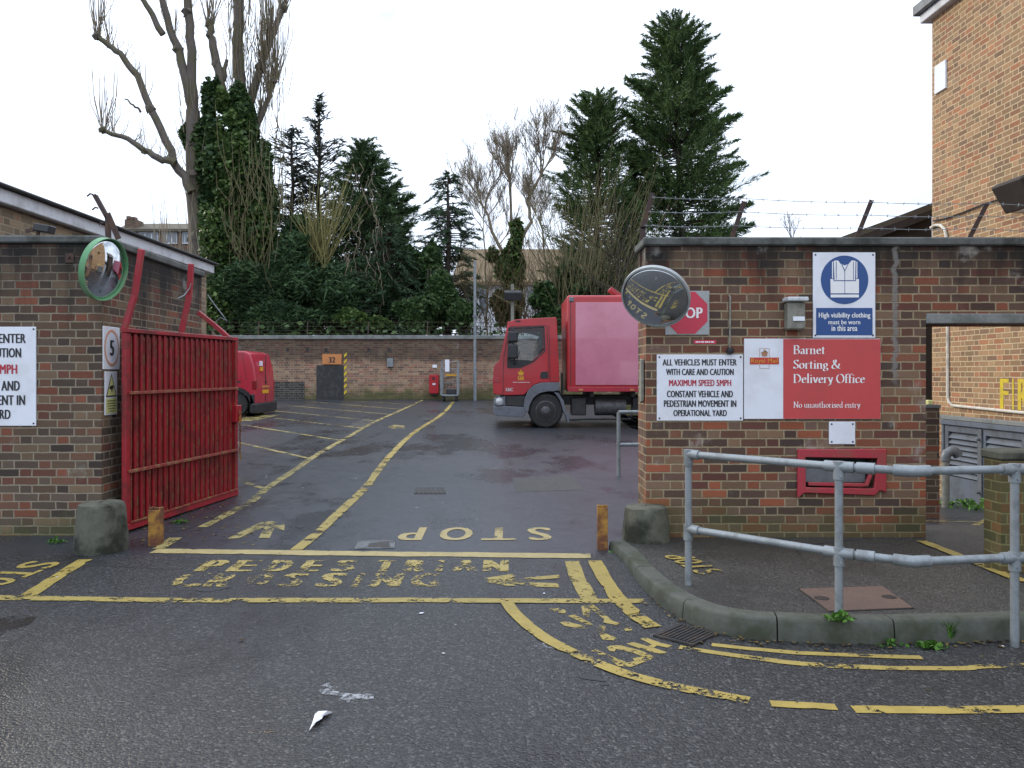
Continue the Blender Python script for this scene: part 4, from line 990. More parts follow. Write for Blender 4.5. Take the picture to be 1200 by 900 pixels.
# inner handrail by the yard
h2 = thing("handrail", "short galvanised handrail inside the yard beside the right wall's end", "handrail", (1.6, 10.5, gz(10.5)))
A2, B2 = Vector((px_x(725,11.2),11.2,0)), Vector((1.62,8.6,0)); 
C2 = A2 + Vector((1.6,.2,0))
for v in (A2, A2+Vector((.55,.07,0)), C2): mb = MB(); mb.tube([at(v,gz(v.y)-.05), at(v,gz(v.y)+.86)], .026, 12); mb.build("post", M['galv'], h2, smooth=True)
for z in (.86,.42): mb = MB(); mb.tube([at(A2,gz(A2.y)+z), at(C2,gz(A2.y)+z)], .026, 12); mb.build("rail", M['galv'], h2, smooth=True)

# ------------------------------------------------------------------ SIGNS
def board(name, label, cat, x0, x1, z0, z1, y, mat, th=.012, bev=.003, screws=True):
    t_ = thing(name, label, cat, ((x0+x1)/2, y, z0))
    mb = MB(); mb.box(x0, x1, y-th, y-.001, z0, z1); mb.build("board", mat, t_, bevel=bev)
    if screws:
        i = .022
        for sx in (x0+i, x1-i):
            for sz in (z0+i, z1-i): mb = MB(); mb.lathe([(.009,0),(.007,.004),(0,.005)], (sx,y-th,sz), (0,-1,0), 8); mb.build("screw", M['black'], t_)
    return t_, Plane((0,y-th,0), (1,0,0), (0,0,1))
def care_sign(x0, x1, z0, z1, y, label):
    t_, p_ = board("warning_sign", label, "sign", x0, x1, z0, z1, y, M['white_panel'])
    W, H = x1-x0, z1-z0
    rows = [("ALL VEHICLES MUST ENTER", .065,.925,.835,.93,0), ("WITH CARE AND CAUTION",.105,.89,.69,.785,0), ("MAXIMUM SPEED 5MPH",.14,.86,.525,.62,1), ("CONSTANT VEHICLE AND",.115,.88,.355,.455,0), ("PEDESTRIAN MOVEMENT IN",.08,.92,.21,.31,0), ("OPERATIONAL YARD",.19,.81,.07,.165,0)]
    mb = MB(); mr = MB()
    for s, a, b, c, d, k in rows: fit(mr if k else mb, text2d(s, .019), p_, x0+a*W, x0+b*W, z0+c*H, z0+d*H)
    mb.build("lettering", M['black'], t_, fix=False); mr.build("speed_lettering", M['text_red'], t_, fix=False)
care_sign(px_x(769.5,YR), px_x(870.5,YR), py_z(493,YR), py_z(415.5,YR), YR, "white warning sign with black and red capitals left of the red office sign")
care_sign(px_x(-112,YL), px_x(43,YL), py_z(499,YL), py_z(383,YL), YL, "larger white warning sign cut off by the photo's left edge, on the left wall")

os_, p_ = board("office_sign", "wide red and white sign naming the sorting and delivery office", "sign", px_x(871.5,YR), px_x(1031,YR), py_z(491,YR), py_z(397,YR), YR-.002, M['white_panel'], .016, screws=False)
mb = MB(); rect(mb, p_, px_x(917,YR), px_x(1031,YR)-.003, py_z(491,YR)+.003, py_z(397,YR)-.003, .002); mb.build("red_panel", M['sign_red'], os_, fix=False)
U = lambda px: px_x(px, YR); Z = lambda py: py_z(py, YR)
for s, x0_, x1_, base, cap in (("Barnet",928.5,966,415,10.3),("Sorting &",928.5,983.5,432,10.3),("Delivery Office",928.5,1012.5,448.7,10.3),("No unauthorised entry",928.8,1007,477.7,7.0)):
    mb = MB(); serif(mb, s, p_, U(x0_), Z(base), cap*YR/F, (x1_-x0_)*YR/F, .004, pen=.15 if cap > 9 else .12); mb.build("lettering", M['text_white'], os_, fix=False)
mb = MB(); rect(mb, p_, U(878), U(912), Z(427), Z(419), .003); mb.build("logo_bar", M['logo_red'], os_, fix=False)
mb = MB(); fit(mb, text2d("Royal Mail", .0), p_, U(879.5), U(910.5), Z(426.8), Z(420), .005); mb.build("logo_lettering", M['logo_yellow'], os_, fix=False)
mb = MB(); pc = Plane(p_.at(U(895), Z(414.2)), p_.u, p_.v); s_ = .048
flatpoly(mb, [(a*s_, b*s_) for a, b in CROWN], pc, .004); mb.build("logo_crown", M['logo_gold'], os_, fix=False)
mb = MB()
for q in ((889.2,889.6,408.6,418.5),(900.3,900.7,408.6,418.5),(889.2,900.7,408.2,408.6),(889.2,889.6,427.5,431.5),(900.3,900.7,427.5,431.5),(889.2,900.7,431.5,431.9)): rect(mb, p_, U(q[0]), U(q[1]), Z(q[3]), Z(q[2]), .0035)
mb.build("logo_outline", M['logo_gold'], os_, fix=False)
# high visibility sign
hv, p_ = board("safety_sign", "blue and white high visibility clothing sign above the red office sign", "sign", U(952), U(1025), Z(396), Z(296), YR-.004, M['white_panel'], .012)
mb = MB(); disc(mb, p_, U(988.8), Z(328.2), 27.8*YR/F, 28.4*YR/F, .002, n=48); mb.build("blue_disc", M['sign_blue'], hv, fix=False)
mb = MB(); rect(mb, p_, U(955.5), U(1021.5), Z(393), Z(361), .002); mb.build("blue_panel", M['sign_blue'], hv, fix=False)
mb = MB()
def pp(*pts): return [(U(a), Z(b)) for a, b in pts]
flatpoly(mb, pp((976,306),(981,305.5),(983.5,309),(988.8,311.5),(994,309),(997,305.5),(1001.5,306),(1001,328.5),(977,328.5)), p_, .004)
flatpoly(mb, pp((972,327.3),(975.6,327.3),(975.6,328.5),(1002,328.5),(1002,327.3),(1005.4,327.3),(1005.4,344),(972.4,344)), p_, .0045)
rect(mb, p_, U(972.4), U(1005.4), Z(348.8), Z(345.4), .004); rect(mb, p_, U(974), U(975.2), Z(326.5), Z(307), .004); rect(mb, p_, U(1002.4), U(1003.6), Z(326.5), Z(307), .004)
mb.build("vest_symbol", M['text_white'], hv, fix=False)
mb = MB(); rect(mb, p_, U(988.5), U(989.1), Z(344), Z(317), .006); rect(mb, p_, U(975.6), U(1002), Z(329.6), Z(328.7), .006)
flatpoly(mb, pp((984.4,309),(985.2,309),(989.1,317.5),(988.6,318.5)), p_, .006); flatpoly(mb, pp((993.4,309),(992.6,309),(988.6,317.5),(989.0,318.5)), p_, .006)
for q in (978.5, 998.6): rect(mb, p_, U(q), U(q+.7), Z(328), Z(307), .006)
mb.build("vest_lines", M['sign_blue'], hv, fix=False)
mb = MB()
for s, a, b, z0, z1 in (("High visibility clothing",958.5,1018.8,374.2,366.5),("must be worn",969.8,1007,380.2,374.9),("in this area",973.4,1003.6,388.0,381.2)): fit(mb, text2d(s, .012), p_, U(a), U(b), Z(z0), Z(z1), .004)
mb.build("lettering", M['text_white'], hv, fix=False)
# stop sign
ss, p_ = board("stop_sign", "red octagon stop sign on a square plate partly behind the round mirror", "sign", U(779.5), U(831), Z(392.5), Z(341), YR, M['stop_plate'], .012, screws=False)
mb = MB(); R8 = 26.6*YR/F; cx, cz = U(804), Z(366.6); k8 = [(cx+R8*math.cos(math.radians(22.5+45*i)), cz+R8*math.sin(math.radians(22.5+45*i))) for i in range(8)]
flatpoly(mb, k8, p_, .002); mb.build("octagon", M['stop_red'], ss, fix=False)
mb = MB(); fit(mb, text2d("STOP", .02), p_, U(786), U(823), Z(373), Z(360.5), .004); mb.build("lettering", M['text_white'], ss, fix=False)
lb_, p_ = board("label_strip", "tiny red lettered strip under the stop sign", "sign", U(813), U(839), Z(403), Z(398.6), YR, M['stop_red'], .006, .001, False)
mb = MB(); [rect(mb, p_, U(a), U(b), Z(401.5), Z(400.1), .002) for a, b in ((815,818),(818.6,820.6),(821.2,825),(826,829.5),(830.1,832),(832.8,836.4))]; mb.build("lettering", M['text_white'], lb_, fix=False)
wpl, _ = board("wall_plate", "blank white plate under the red office sign", "plate", U(971), U(1001.5), Z(520.5), Z(494), YR, M['white_panel'], .014)
# speed and camera signs on the end of the left wall
sd = Vector((LB_[0]-LA[0], LB_[1]-LA[1], 0)).normalized(); sn = Vector((sd.y, -sd.x, 0))
pj = Plane((LA[0],LA[1],0), sd, (0,0,1))
def jbox(mb, u0, u1, z0, z1, l0, l1): mb.add([pj.at(a,b,l) for l in (l0,l1) for a,b in ((u0,z0),(u1,z0),(u1,z1),(u0,z1))], [(3,2,1,0),(4,5,6,7),(0,1,5,4),(1,2,6,5),(2,3,7,6),(3,0,4,7)])
s5 = thing("speed_sign", "white speed sign with orange ring and black 5 beside the red gate", "sign", tuple(pj.at(.2,1.75,0)))
mb = MB(); jbox(mb, .01, .35, 1.755, 2.155, .001, .012); mb.build("board", M['white_panel'], s5, bevel=.004)
ps = Plane(pj.at(0,0,.012), pj.u, pj.v)
mb = MB(); disc(mb, ps, .18, 1.957, .150, .172, .002, .86); mb.build("ring", M['ring_orange'], s5, fix=False)
mb = MB(); fit(mb, text2d("5", .03), ps, .135, .225, 1.885, 2.03, .003); mb.build("lettering", M['black'], s5, fix=False)
cs = thing("camera_sign", "narrow sign with yellow camera triangle below the speed sign", "sign", tuple(pj.at(.2,1.3,0)))
mb = MB(); jbox(mb, .05, .30, 1.33, 1.735, .001, .010); mb.build("board", M['white_panel'], cs, bevel=.003)
ps = Plane(pj.at(0,0,.010), pj.u, pj.v)
mb = MB(); flatpoly(mb, [(.065,1.50),(.285,1.50),(.175,1.72)], ps, .002); mb.build("triangle_border", M['black'], cs, fix=False)
mb = MB(); flatpoly(mb, [(.085,1.512),(.265,1.512),(.175,1.695)], ps, .003); rect(mb, ps, .065, .285, 1.345, 1.485, .002); mb.build("yellow_print", M['pale_yellow'], cs, fix=False)
mb = MB(); flatpoly(mb, [(.125,1.575),(.135,1.60),(.205,1.61),(.215,1.585),(.19,1.57),(.18,1.545),(.165,1.545),(.165,1.568)], ps, .005)
for i, (a, b) in enumerate(((.085,.265),(.085,.255),(.085,.265),(.10,.25),(.12,.23))): rect(mb, ps, a, b, 1.465-.024*i-.006, 1.465-.024*i, .004)
mb.build("lettering", M['black'], cs, fix=False)
# lamp on the wall
wl_ = thing("wall_lamp", "weathered boxy lamp left of the high visibility sign", "lamp", (U(928), YR, Z(387)))
mb = MB(); mb.box(U(918.5), U(939), YR-.11, YR-.003, Z(387), Z(355)); mb.build("housing", M['lamp_stone'], wl_, bevel=.012)
mb = MB(); mb.box(U(916.5), U(941), YR-.15, YR-.003, Z(354.5), Z(349.5)); mb.build("hood", M['lamp_white'], wl_, bevel=.008)
mb = MB(); mb.box(U(924), U(937.5), YR-.122, YR-.112, Z(377), Z(372)); mb.build("label_plate", M['white_pvc'], wl_)
# conduit with black junction
cd = thing("wall_conduit", "thin upright conduit ending in a black junction above the white warning sign", "conduit", (U(855), YR, Z(411)))
mb = MB(); mb.tube([(U(854.8),YR-.012,Z(409)),(U(855.2),YR-.012,Z(348)),(U(854.2),YR-.004,Z(346.5))], .009, 8); mb.build("tube", M['lamp_stone'], cd, smooth=True)
mb = MB(); mb.lathe([(.0,-.03),(.028,-.022),(.034,0),(.028,.022),(0,.03)], (U(854.6),YR-.03,Z(411)), (0,0,1), 14); mb.build("junction", M['black'], cd, smooth=True)
# letter slot with red frame
ls = thing("letter_slot", "broad recessed slot in a chipped red frame low on the right wall", "letter slot", (U(985), YR, Z(580)))
fr = [(U(933.5),Z(526)),(U(1037),Z(526)),(U(1037),Z(576.5)),(U(1029),Z(574)),(U(1024),Z(580)),(U(941),Z(577)),(U(933.5),Z(583.5))]
hole = [(U(943),Z(570.5)),(U(1022),Z(572)),(U(1027),Z(537)),(U(942.5),Z(535.5))]
mb = MB(); mb.prism(fr, [hole], lambda a,b,d: (a,d,b), YR-.035, YR-.002); mb.build("frame", M['post_red'], ls, bevel=.006)
mb = MB(); mb.bar((U(1013),YR-.03,Z(569)), (U(1020),YR-.03,Z(551)), .03, .035, (0,1,0)); mb.bar((U(946),YR-.02,Z(566.5)), (U(1014),YR-.02,Z(568)), .03, .03, (0,1,0)); mb.build("inner_frame", M['post_red'], ls, bevel=.004)
mb = MB(); mb.box(U(944), U(1016), YR+.03, YR+.045, Z(566), Z(543)); mb.build("flap", M['lead'], ls, bevel=.004)
mb = MB(); mb.box(sx0+.002, sx1-.002, YR+.2, YR+.21, sz0+.002, sz1-.002); mb.build("back_plate", M['black'], ls)
# broken white board on the end of the right wall
mb = MB(); mb.prism([(7.36,1.47),(7.44,1.45),(7.47,1.62),(7.43,1.85),(7.37,1.84),(7.35,1.6)], [], lambda a,b,d: (d,a,b), 1.145, 1.172)
tag(mb.build("broken_board", M['lamp_stone'], None, bevel=.003, loc=(1.16,7.4,1.0)), "splintered pale board on the gateway end of the right wall", "board")
# ------------------------------------------------------------------ mirrors
def mirror(c, n, R, label, rim_mat, hood, bracket, dome=.055):
    n = Vector(n).normalized(); t_ = thing("convex_mirror", label, "mirror", tuple(c))
    mb = MB(); Rs = (R*R + dome*dome)/(2*dome)
    prof = [(R*math.sin(i/10*math.pi/2) if False else R*(1-i/10), math.sqrt(Rs*Rs-(R*(1-i/10))**2)-(Rs-dome)) for i in range(11)]
    mb.lathe(prof, c, n, 64); mb.build("mirror_face", M['mirror'], t_, smooth='all', fix=False)
    mb = MB(); mb.lathe([(R-.008,-.012),(R-.008,.012),(R+.001,hood),(R+.006,hood),(R+.006,-.03),(R*.6,-.05),(.05,-.06)], c, n, 64); mb.build("rim", rim_mat, t_, smooth=True)
    mb = MB()
    for q in bracket: mb.tube(q, .02, 8)
    mb.build("bracket", M['galv'], t_, smooth=True)
    return t_
c1 = P(768,348.5,6.95); n1 = Vector((-.34,-.74,-.58)).normalized()
mirror(c1, n1, .285, "round convex mirror at the right wall's corner, overlapping the stop sign", M['stop_plate'], .007, [[c1-n1*.06, c1-n1*.16, Vector((1.24,7.3,c1.z+.1))], [c1-n1*.06, Vector((1.30,7.3,c1.z-.05))]])
c2 = P(122,315.5,7.32); n2 = Vector((.94,-.19,-.20)).normalized()
mirror(c2, n2, .272, "green rimmed round mirror at the left wall's corner", M['green_rim'], .03, [[c2-n2*.06, Vector((-3.80,7.55,c2.z+.05)), Vector((-3.82,7.62,c2.z+.05))]])
# ------------------------------------------------------------------ barbed wire brackets
def angle_bar(mb, a, b, w=.04):
    a, b = Vector(a), Vector(b); mb.bar(a, b, w, .006, (0,1,0)); mb.bar(a+Vector((w/2,.02,0)), b+Vector((w/2,.02,0)), .006, w, (0,1,0))
bw = thing("barbed_wire", "barbed wire on leaning rusty posts along the right wall top", "barbed wire", (1.3, YR+.2, ZT))
mb = MB(); Yp = 7.55; angle_bar(mb, P(753,346,Yp), P(753,266,Yp), .05); angle_bar(mb, P(753,268,Yp), P(764.5,226,Yp)); mb.build("post", M['iron'], bw)
tops = [(764.5,226)]
for a, b in (((857,281),(872,236)), ((1003,281),(1021.5,234.5)), ((1134,283),(1157,238)), ((1262,284),(1284,240))):
    mb = MB(); angle_bar(mb, P(*a,Yp), P(*b,Yp)); mb.build("post", M['iron'], bw); tops.append(b)
rng = random.Random(8)
for k, (dy, m) in enumerate(((4,.06),(20,.42),(36,.78))):
    mb = MB(); pts = []
    ys_ = [[231,232.5,237,238,241],[248,248,252,253,256],[264,264.5,267,268,271]][k]
    for (a, y0), (b, y1) in zip(zip([p[0]-m*12 for p in tops], ys_), list(zip([p[0]-m*12 for p in tops], ys_))[1:]):
        for i in range(8): t_ = i/8; pts.append(P(a+(b-a)*t_, y0+(y1-y0)*t_+1.6*math.sin(math.pi*t_), Yp-.02))
    mb.tube(pts, .0035, 4)
    for i in range(len(pts)-1):
        for j in range(1):
            q = pts[i].lerp(pts[i+1], (j+rng.uniform(.2,.8))/2)
            for s in range(2):
                w = Vector((rng.uniform(-.012,.012), rng.uniform(-.01,.01), rng.choice((-1,1))*.014)); mb.tube([q-w, q+w], .0022, 3)
    mb.build("wire", M['galv'], bw)
wb = thing("wire_bracket", "bare rusty barbed wire bracket sticking up behind the green mirror", "bracket", tuple(P(125,276,7.7)))
mb = MB(); Yq = 7.72; angle_bar(mb, P(126,292,Yq), P(125,252,Yq), .035); angle_bar(mb, P(125,255,Yq), P(110,228,Yq), .035); mb.bar(P(139,280,Yq), P(126,250,Yq), .05, .012, (0,1,0)); mb.build("arm", M['iron'], wb)
for a, b in (((109,228),(102,230)),((115,244),(108,246)),((121,262),(116,263))): mb = MB(); mb.tube([P(*a,Yq), P((a[0]+b[0])/2,(a[1]+b[1])/2-2,Yq), P(*b,Yq)], .008, 5); mb.build("prong", M['iron'], wb)
mb = MB(); q = [P(x,y,9.9) for x, y in ((222,360),(214,349),(206,352),(203,356))]; q = [P(208,350,8.6),P(216,346,8.65),P(222,338,8.7),P(224,332,8.7)]; mb.tube(q, .006, 5)
tag(mb.build("loose_wire", M['galv'], None, loc=q[0]), "loose curved wire hanging on the gate's second spike arm", "wire"); mb = MB()
q = [P(243,345,9.6),P(252,358,9.6),P(263,372,9.6),P(266,376,9.6),P(258,372,9.6),P(250,380,9.6)]; mb.tube(q, .006, 5)
tag(mb.build("loose_wire", M['galv'], None, loc=q[0]), "loose wire trailing into the yard beyond the gate's lowest spike arm", "wire")
# ------------------------------------------------------------------ covers, gully, litter
cv = thing("manhole_cover", "brown rusted rectangular cover set in the pavement", "manhole cover", (*GP(1003,700), PAVE))
cor = [GP(937,690), GP(1034,687), GP(1070,712), GP(972,716)]
mb = MB(); mb.prism(cor, [], lambda a,b,d: (a,b,d), PAVE+.002, PAVE-.004); mb.build("plate", M['cover_brown'], cv)
for px, py in ((963,701.5),(1042,700)): x, y = GP(px,py); mb = MB(); mb.lathe([(.045,-.002),(.045,.004)], (x,y,PAVE+.001), n=16); mb.build("lifting_hole", M['cast'], cv)
mb = MB(); ci = path_offset(cor+[cor[0]], 0); cc = Vector((sum(p[0] for p in cor)/4, sum(p[1] for p in cor)/4))
big = [tuple(cc + (Vector(p)-cc)*1.03) for p in cor]; mb.prism(big, [[tuple(cc+(Vector(p)-cc)*1.005) for p in cor]], lambda a,b,d: (a,b,d), PAVE-.001, PAVE-.005); mb.build("frame", M['cast'], cv)
gu = thing("gully_grate", "iron gully grate in the road beside the kerb", "drain", (*G(803,745), gz(5)))
gc = [G(765,746), G(797,732), G(841,744), G(812,758)]
gcv = [Vector((p[0],p[1],0)) for p in gc]; cc = sum(gcv, Vector())/4
def gq(u, v): return (gcv[0].lerp(gcv[1],u)).lerp(gcv[3].lerp(gcv[2],u), v)
mb = MB(); mb.prism([tuple(p[:2]) for p in gcv], [[tuple(gq(a,b)[:2]) for a,b in ((.10,.06),(.90,.06),(.90,.94),(.10,.94))]], lambda a,b,d: (a,b,gz(b)+d), .012, .002); mb.build("frame", M['cast'], gu)
mb = MB()
for i in range(9):
    v = .10 + .80*i/8; a, b = gq(.08,v), gq(.92,v); mb.bar((a.x,a.y,gz(a.y)+.010), (b.x,b.y,gz(b.y)+.010), .016, .012)
mb.build("bars", M['cast'], gu)
mb = MB(); mb.add([(p.x,p.y,gz(p.y)+.0025) for p in [gq(.06,.04),gq(.94,.04),gq(.94,.96),gq(.06,.96)]], [(0,1,2,3)]); mb.build("pit", M['black'], gu)
mh = thing("manhole_cover", "dark ribbed cover out in the yard before the truck", "manhole cover", (*G(504,575), gz(9.7)))
mb = MB(); cor = [G(487,571.5), G(521,571.5), G(523,579), G(485,579)]; mb.prism(cor, [], lambda a,b,d: (a,b,gz(b)+d), .007, .001); mb.build("frame", M['cast'], mh)
mb = MB()
for i in range(7): a = Vector(cor[0]).lerp(Vector(cor[1]), (i+.5)/7); b = Vector(cor[3]).lerp(Vector(cor[2]), (i+.5)/7); mb.bar((a.x,a.y-.06,gz(a.y)+.009), (b.x,b.y+.06,gz(b.y)+.009), .022, .008)
mb.build("ribs", M['chassis'], mh)
mh = thing("manhole_cover", "pale square cover beside the stop line in the gateway", "manhole cover", (*G(440,639), gz(7.3)))
mb = MB(); cor = [G(420,634.5), G(464,634), G(462,643), G(415,644)]; mb.prism(cor, [], lambda a,b,d: (a,b,gz(b)+d), .008, .001); mb.build("plate", M['concrete_pale'], mh)
mb = MB(); cor = [G(432,638), G(456,635), G(457,642), G(431,642.5)]; mb.prism(cor, [], lambda a,b,d: (a,b,gz(b)+d), .0095, .0085); mb.build("dark_centre", M['cast'], mh)
mb = MB(); pts = [(362,859),(366,849),(369,840),(376,838),(390,836),(379,842),(377,848),(368,853)]
v = [G(*p) for p in pts]; rg = random.Random(4); cx_ = sum(p[0] for p in v)/len(v); cy_ = sum(p[1] for p in v)/len(v)
mb.v = [(x,y,gz(y)+.006+rg.uniform(0,.018)) for x,y in v] + [(x*.5+cx_*.5+rg.uniform(-.01,.01),y*.5+cy_*.5,gz(y)+.012+rg.uniform(0,.022)) for x,y in v] + [(cx_,cy_,gz(cy_)+.02)]; n_ = len(v)
mb.f = [(i,(i+1)%n_,n_+(i+1)%n_,n_+i) for i in range(n_)] + [(n_+i,n_+(i+1)%n_,2*n_) for i in range(n_)]; tag(mb.build("paper_scrap", M['paper'], None, loc=(*G(370,848),0.1)), "torn white paper scrap lying on the road in front", "litter")
a_ = MB(); gpoly(a_, [(376,804),(386,800),(398,806),(390,810),(416,814),(428,809),(438,814),(438,819),(410,824),(396,822),(402,816),(378,814),(372,809)], .003); gpoly(a_, [(624,758),(640,752),(650,760),(640,766)], .003); mark("pale_stain", a_, 'white_smear')
# ------------------------------------------------------------------ VEHICLES
# truck: side seen square on; tx/tz turn measured image points of its flank into metres
TY = 17.9; TZ0 = gz(TY); TK = F/TY
def T(zx, zy): return ((570+zx/6-600)/TK, TZ0 + (502-(360+zy/6))/TK)
def TB(zx, zy): return ((540+zx/4.09-600)/TK, TZ0 + (502-(300+zy/4.09))/TK)
tk = thing("delivery_truck", "red box truck parked across the yard behind the right wall", "truck", (1.5, TY+1.05, TZ0))
CY0, CY1 = TY+.06, TY+2.06
cv_ = lambda a, b, d: (a, d, b)
win = [T(*p) for p in ((164,152),(398,142),(404,300),(330,372),(242,414),(160,416),(152,380))]
side = [T(*p) for p in ((50,610),(46,545),(50,432),(60,402),(88,378),(112,290),(138,160),(150,102),(200,86),(300,78),(490,68),(496,80),(516,526),(380,530),(330,548),(288,590),(268,616),(140,620))]
for name, y0 in (("cab_side", CY0), ("cab_side", CY1-.05)):
    mb = MB(); mb.prism(side, [win], cv_, y0, y0+.05); mb.build(name, M['truck_red'], tk, bevel=.012, seg=2)
def strip(name, pts, mat, y0=CY0+.05, y1=CY1-.05, th=.03, bev=0):
    mb = MB()
    for a, b in zip(pts, pts[1:]):
        a, b = Vector((a[0],0,a[1])), Vector((b[0],0,b[1])); d = (b-a).normalized(); nrm = Vector((-d.z,0,d.x))*th
        p = [a, b, b-nrm, a-nrm]; mb.add([(q.x,y,q.z) for y in (y0,y1) for q in p], [(3,2,1,0),(4,5,6,7),(0,1,5,4),(1,2,6,5),(2,3,7,6),(3,0,4,7)])
    return mb.build(name, mat, tk, bevel=bev)
strip("cab_roof", [T(*p) for p in ((150,102),(200,86),(300,78),(490,68))], M['truck_red'])
strip("cab_back", [T(*p) for p in ((494,72),(514,526))], M['truck_red'])
strip("cab_front", [T(*p) for p in ((50,610),(46,545),(50,432),(60,402),(88,378))], M['truck_red'])
strip("cab_header", [T(*p) for p in ((138,160),(150,102))], M['truck_red'])
strip("windscreen", [T(*p) for p in ((88,378),(112,290),(138,160))], M['glass'], th=.008)
strip("cab_floor", [T(50,608), T(514,526)], M['chassis'])
mb = MB(); mb.prism(win, [], cv_, CY0+.02, CY0+.026); mb.f = [f for f in mb.f if all(abs(mb.v[i][1]-CY0-.02) < 1e-4 for i in f)]; mb.build("side_window", M['glass'], tk)
mb = MB(); mb.prism(win, [], cv_, CY1-.028, CY1-.022); mb.f = [f for f in mb.f if all(abs(mb.v[i][1]-CY1+.028) < 1e-4 for i in f)]; mb.build("side_window", M['glass'], tk)
# door outline groove and trim
mb = MB()
dl = [T(*p) for p in ((118,612),(118,420),(124,340),(160,148),(172,134),(424,128),(436,300),(442,512))]
for a, b in zip(dl, dl[1:]): mb.bar((a[0],CY0-.001,a[1]), (b[0],CY0-.001,b[1]), .012, .005, (0,1,0))
a, b = T(442,512), T(442,512)
mb.build("door_seam", M['chassis'], tk)
mb = MB(); gs = [T(*p) for p in ((158,146),(404,136),(411,303),(334,378),(244,421),(150,424))]
for a, b in zip(gs, gs[1:]+gs[:1]): mb.bar((a[0],CY0-.003,a[1]), (b[0],CY0-.003,b[1]), .03, .012, (0,1,0))
mb.build("window_seal", M['dark_plastic'], tk)
mb = MB(); mb.prism([T(*p) for p in ((378,480),(384,455),(432,450),(436,500),(384,502))], [], cv_, CY0-.012, CY0-.001); mb.build("door_handle", M['dark_plastic'], tk, bevel=.005)
# mirrors
mt = MB(); (xa, za), (xb, zb) = T(150,362), T(222,262); mt.box(xa, xb, CY0-.24, CY0-.08, za, zb); mo = mt.build("mirror", M['dark_plastic'], tk, bevel=.03, seg=2)
mt = MB(); (xa, za), (xb, zb) = T(150,246), T(222,172); mt.box(xa, xb, CY0-.24, CY0-.08, za, zb); mt.build("mirror", M['dark_plastic'], tk, bevel=.03, seg=2)
mt = MB(); q0, q1, q2 = T(186,150), T(186,262), T(200,400)
mt.tube([(q0[0],CY0+.0,q0[1]),(q0[0],CY0-.16,q0[1]-.02),(q1[0],CY0-.16,q1[1]),(q2[0]-.02,CY0-.16,q2[1]+.03),(q2[0],CY0,q2[1])], .016, 6); mt.build("mirror_arm", M['dark_plastic'], tk)
mt = MB(); (xa, za), (xb, zb) = T(150,362), T(222,172); mt.box(xa-.05, xb-.05, CY1+.06, CY1+.2, za, zb); mt.build("mirror", M['dark_plastic'], tk, bevel=.03, seg=2)
# black lower window trim
mb = MB(); mb.prism([T(*p) for p in ((150,366),(290,372),(330,376),(242,418),(160,420))], [], cv_, CY0-.006, CY0+.018); mb.build("window_trim", M['dark_plastic'], tk)
# inside: seats, wheel, dash, sun visor
for y in (CY0+.28, CY0+1.2):
    st_ = MB(); a = T(385,330); st_.box(a[0]-.08, a[0]+.05, y, y+.45, a[1]-.45, a[1]+.16); st_.box(a[0]-.5, a[0]-.05, y, y+.45, a[1]-.6, a[1]-.45); st_.box(a[0]-.04, a[0]+.06, y+.1, y+.35, a[1]+.18, a[1]+.40); st_.build("seat", M['chassis'], tk, bevel=.03, seg=2)
mb = MB(); a = T(100,372); mb.box(a[0], a[0]+.35, CY0+.06, CY1-.06, a[1]-.35, a[1]-.02); mb.build("dashboard", M['chassis'], tk, bevel=.03)
mb = MB(); a = T(222,348); mb.tube([Vector((a[0]+.10*math.cos(k*math.pi/8)*.55, CY0+1.45+.22*math.sin(k*math.pi/8), a[1]+.16*math.cos(k*math.pi/8))) for k in range(17)], .016, 6, cap=False); mb.build("steering_wheel", M['dark_plastic'], tk)
mb = MB(); a = T(350,178); mb.obox((a[0],CY0+.45,a[1]), (.22,0,-.06), (0,.18,0), (.01,0,.03)); mb.build("sun_visor", M['chassis'], tk)
# crest, web address, badge
pk = Plane((0,CY0,0), (1,0,0), (0,0,1))
mb = MB(); c_ = T(243,462); pc = Plane(pk.at(c_[0], c_[1]), pk.u, pk.v); flatpoly(mb, [(a*.105,b*.105) for a,b in CROWN], pc, .004)
a, b = T(222,514), T(266,486); fit(mb, text2d("EIIR", .02), pk, a[0], b[0], a[1], b[1], .004); mb.build("crest", M['logo_yellow'], tk, fix=False)
mb = MB(); a, b = T(184,533), T(304,524); fit(mb, text2d("www.royalmail.com", .02), pk, a[0], b[0], a[1], b[1], .004); mb.build("web_lettering", M['text_white'], tk, fix=False)
mb = MB(); a, b = T(134,590), T(188,568); fit(mb, text2d("55C", .03), pk, a[0], b[0], a[1], b[1], .004); mb.build("badge", M['lamp_white'], tk, fix=False)
mb = MB(); a, b = T(46,530), T(96,496); mb.box(a[0]-.012, b[0], CY0-.008, CY0+.1, a[1], b[1]); mb.build("side_flasher", M['post_red'], tk, bevel=.01)
# bumper, lamps, arch
mb = MB(); mb.prism([T(*p) for p in ((46,700),(48,742),(64,764),(134,768),(258,776),(276,760),(282,704),(140,696))], [], cv_, CY0-.03, CY1+.03); mb.build("bumper", M['grey_plastic'], tk, bevel=.015, seg=2)
mb = MB(); mb.prism([T(*p) for p in ((136,624),(268,620),(276,640),(272,700),(136,694))], [], cv_, CY0+.02, CY1-.02); mb.build("step_panel", M['chassis'], tk, bevel=.01)
for y in (CY0-.015, CY1-.285): mb = MB(); mb.prism([T(*p) for p in ((54,640),(134,628),(134,690),(64,698),(50,690))], [], cv_, y, y+.3); mb.build("headlamp", M['grey_plastic'], tk, bevel=.012); ln = MB(); a = T(92,664); ln.lathe([(.0,.03),(.07,.02),(.085,0)], (a[0],y,a[1]), (0,-1,0), 16); ln.build("headlamp_lens", M['lens'], tk, smooth=True)
wx, wz = T(418,745); wz = TZ0+.375
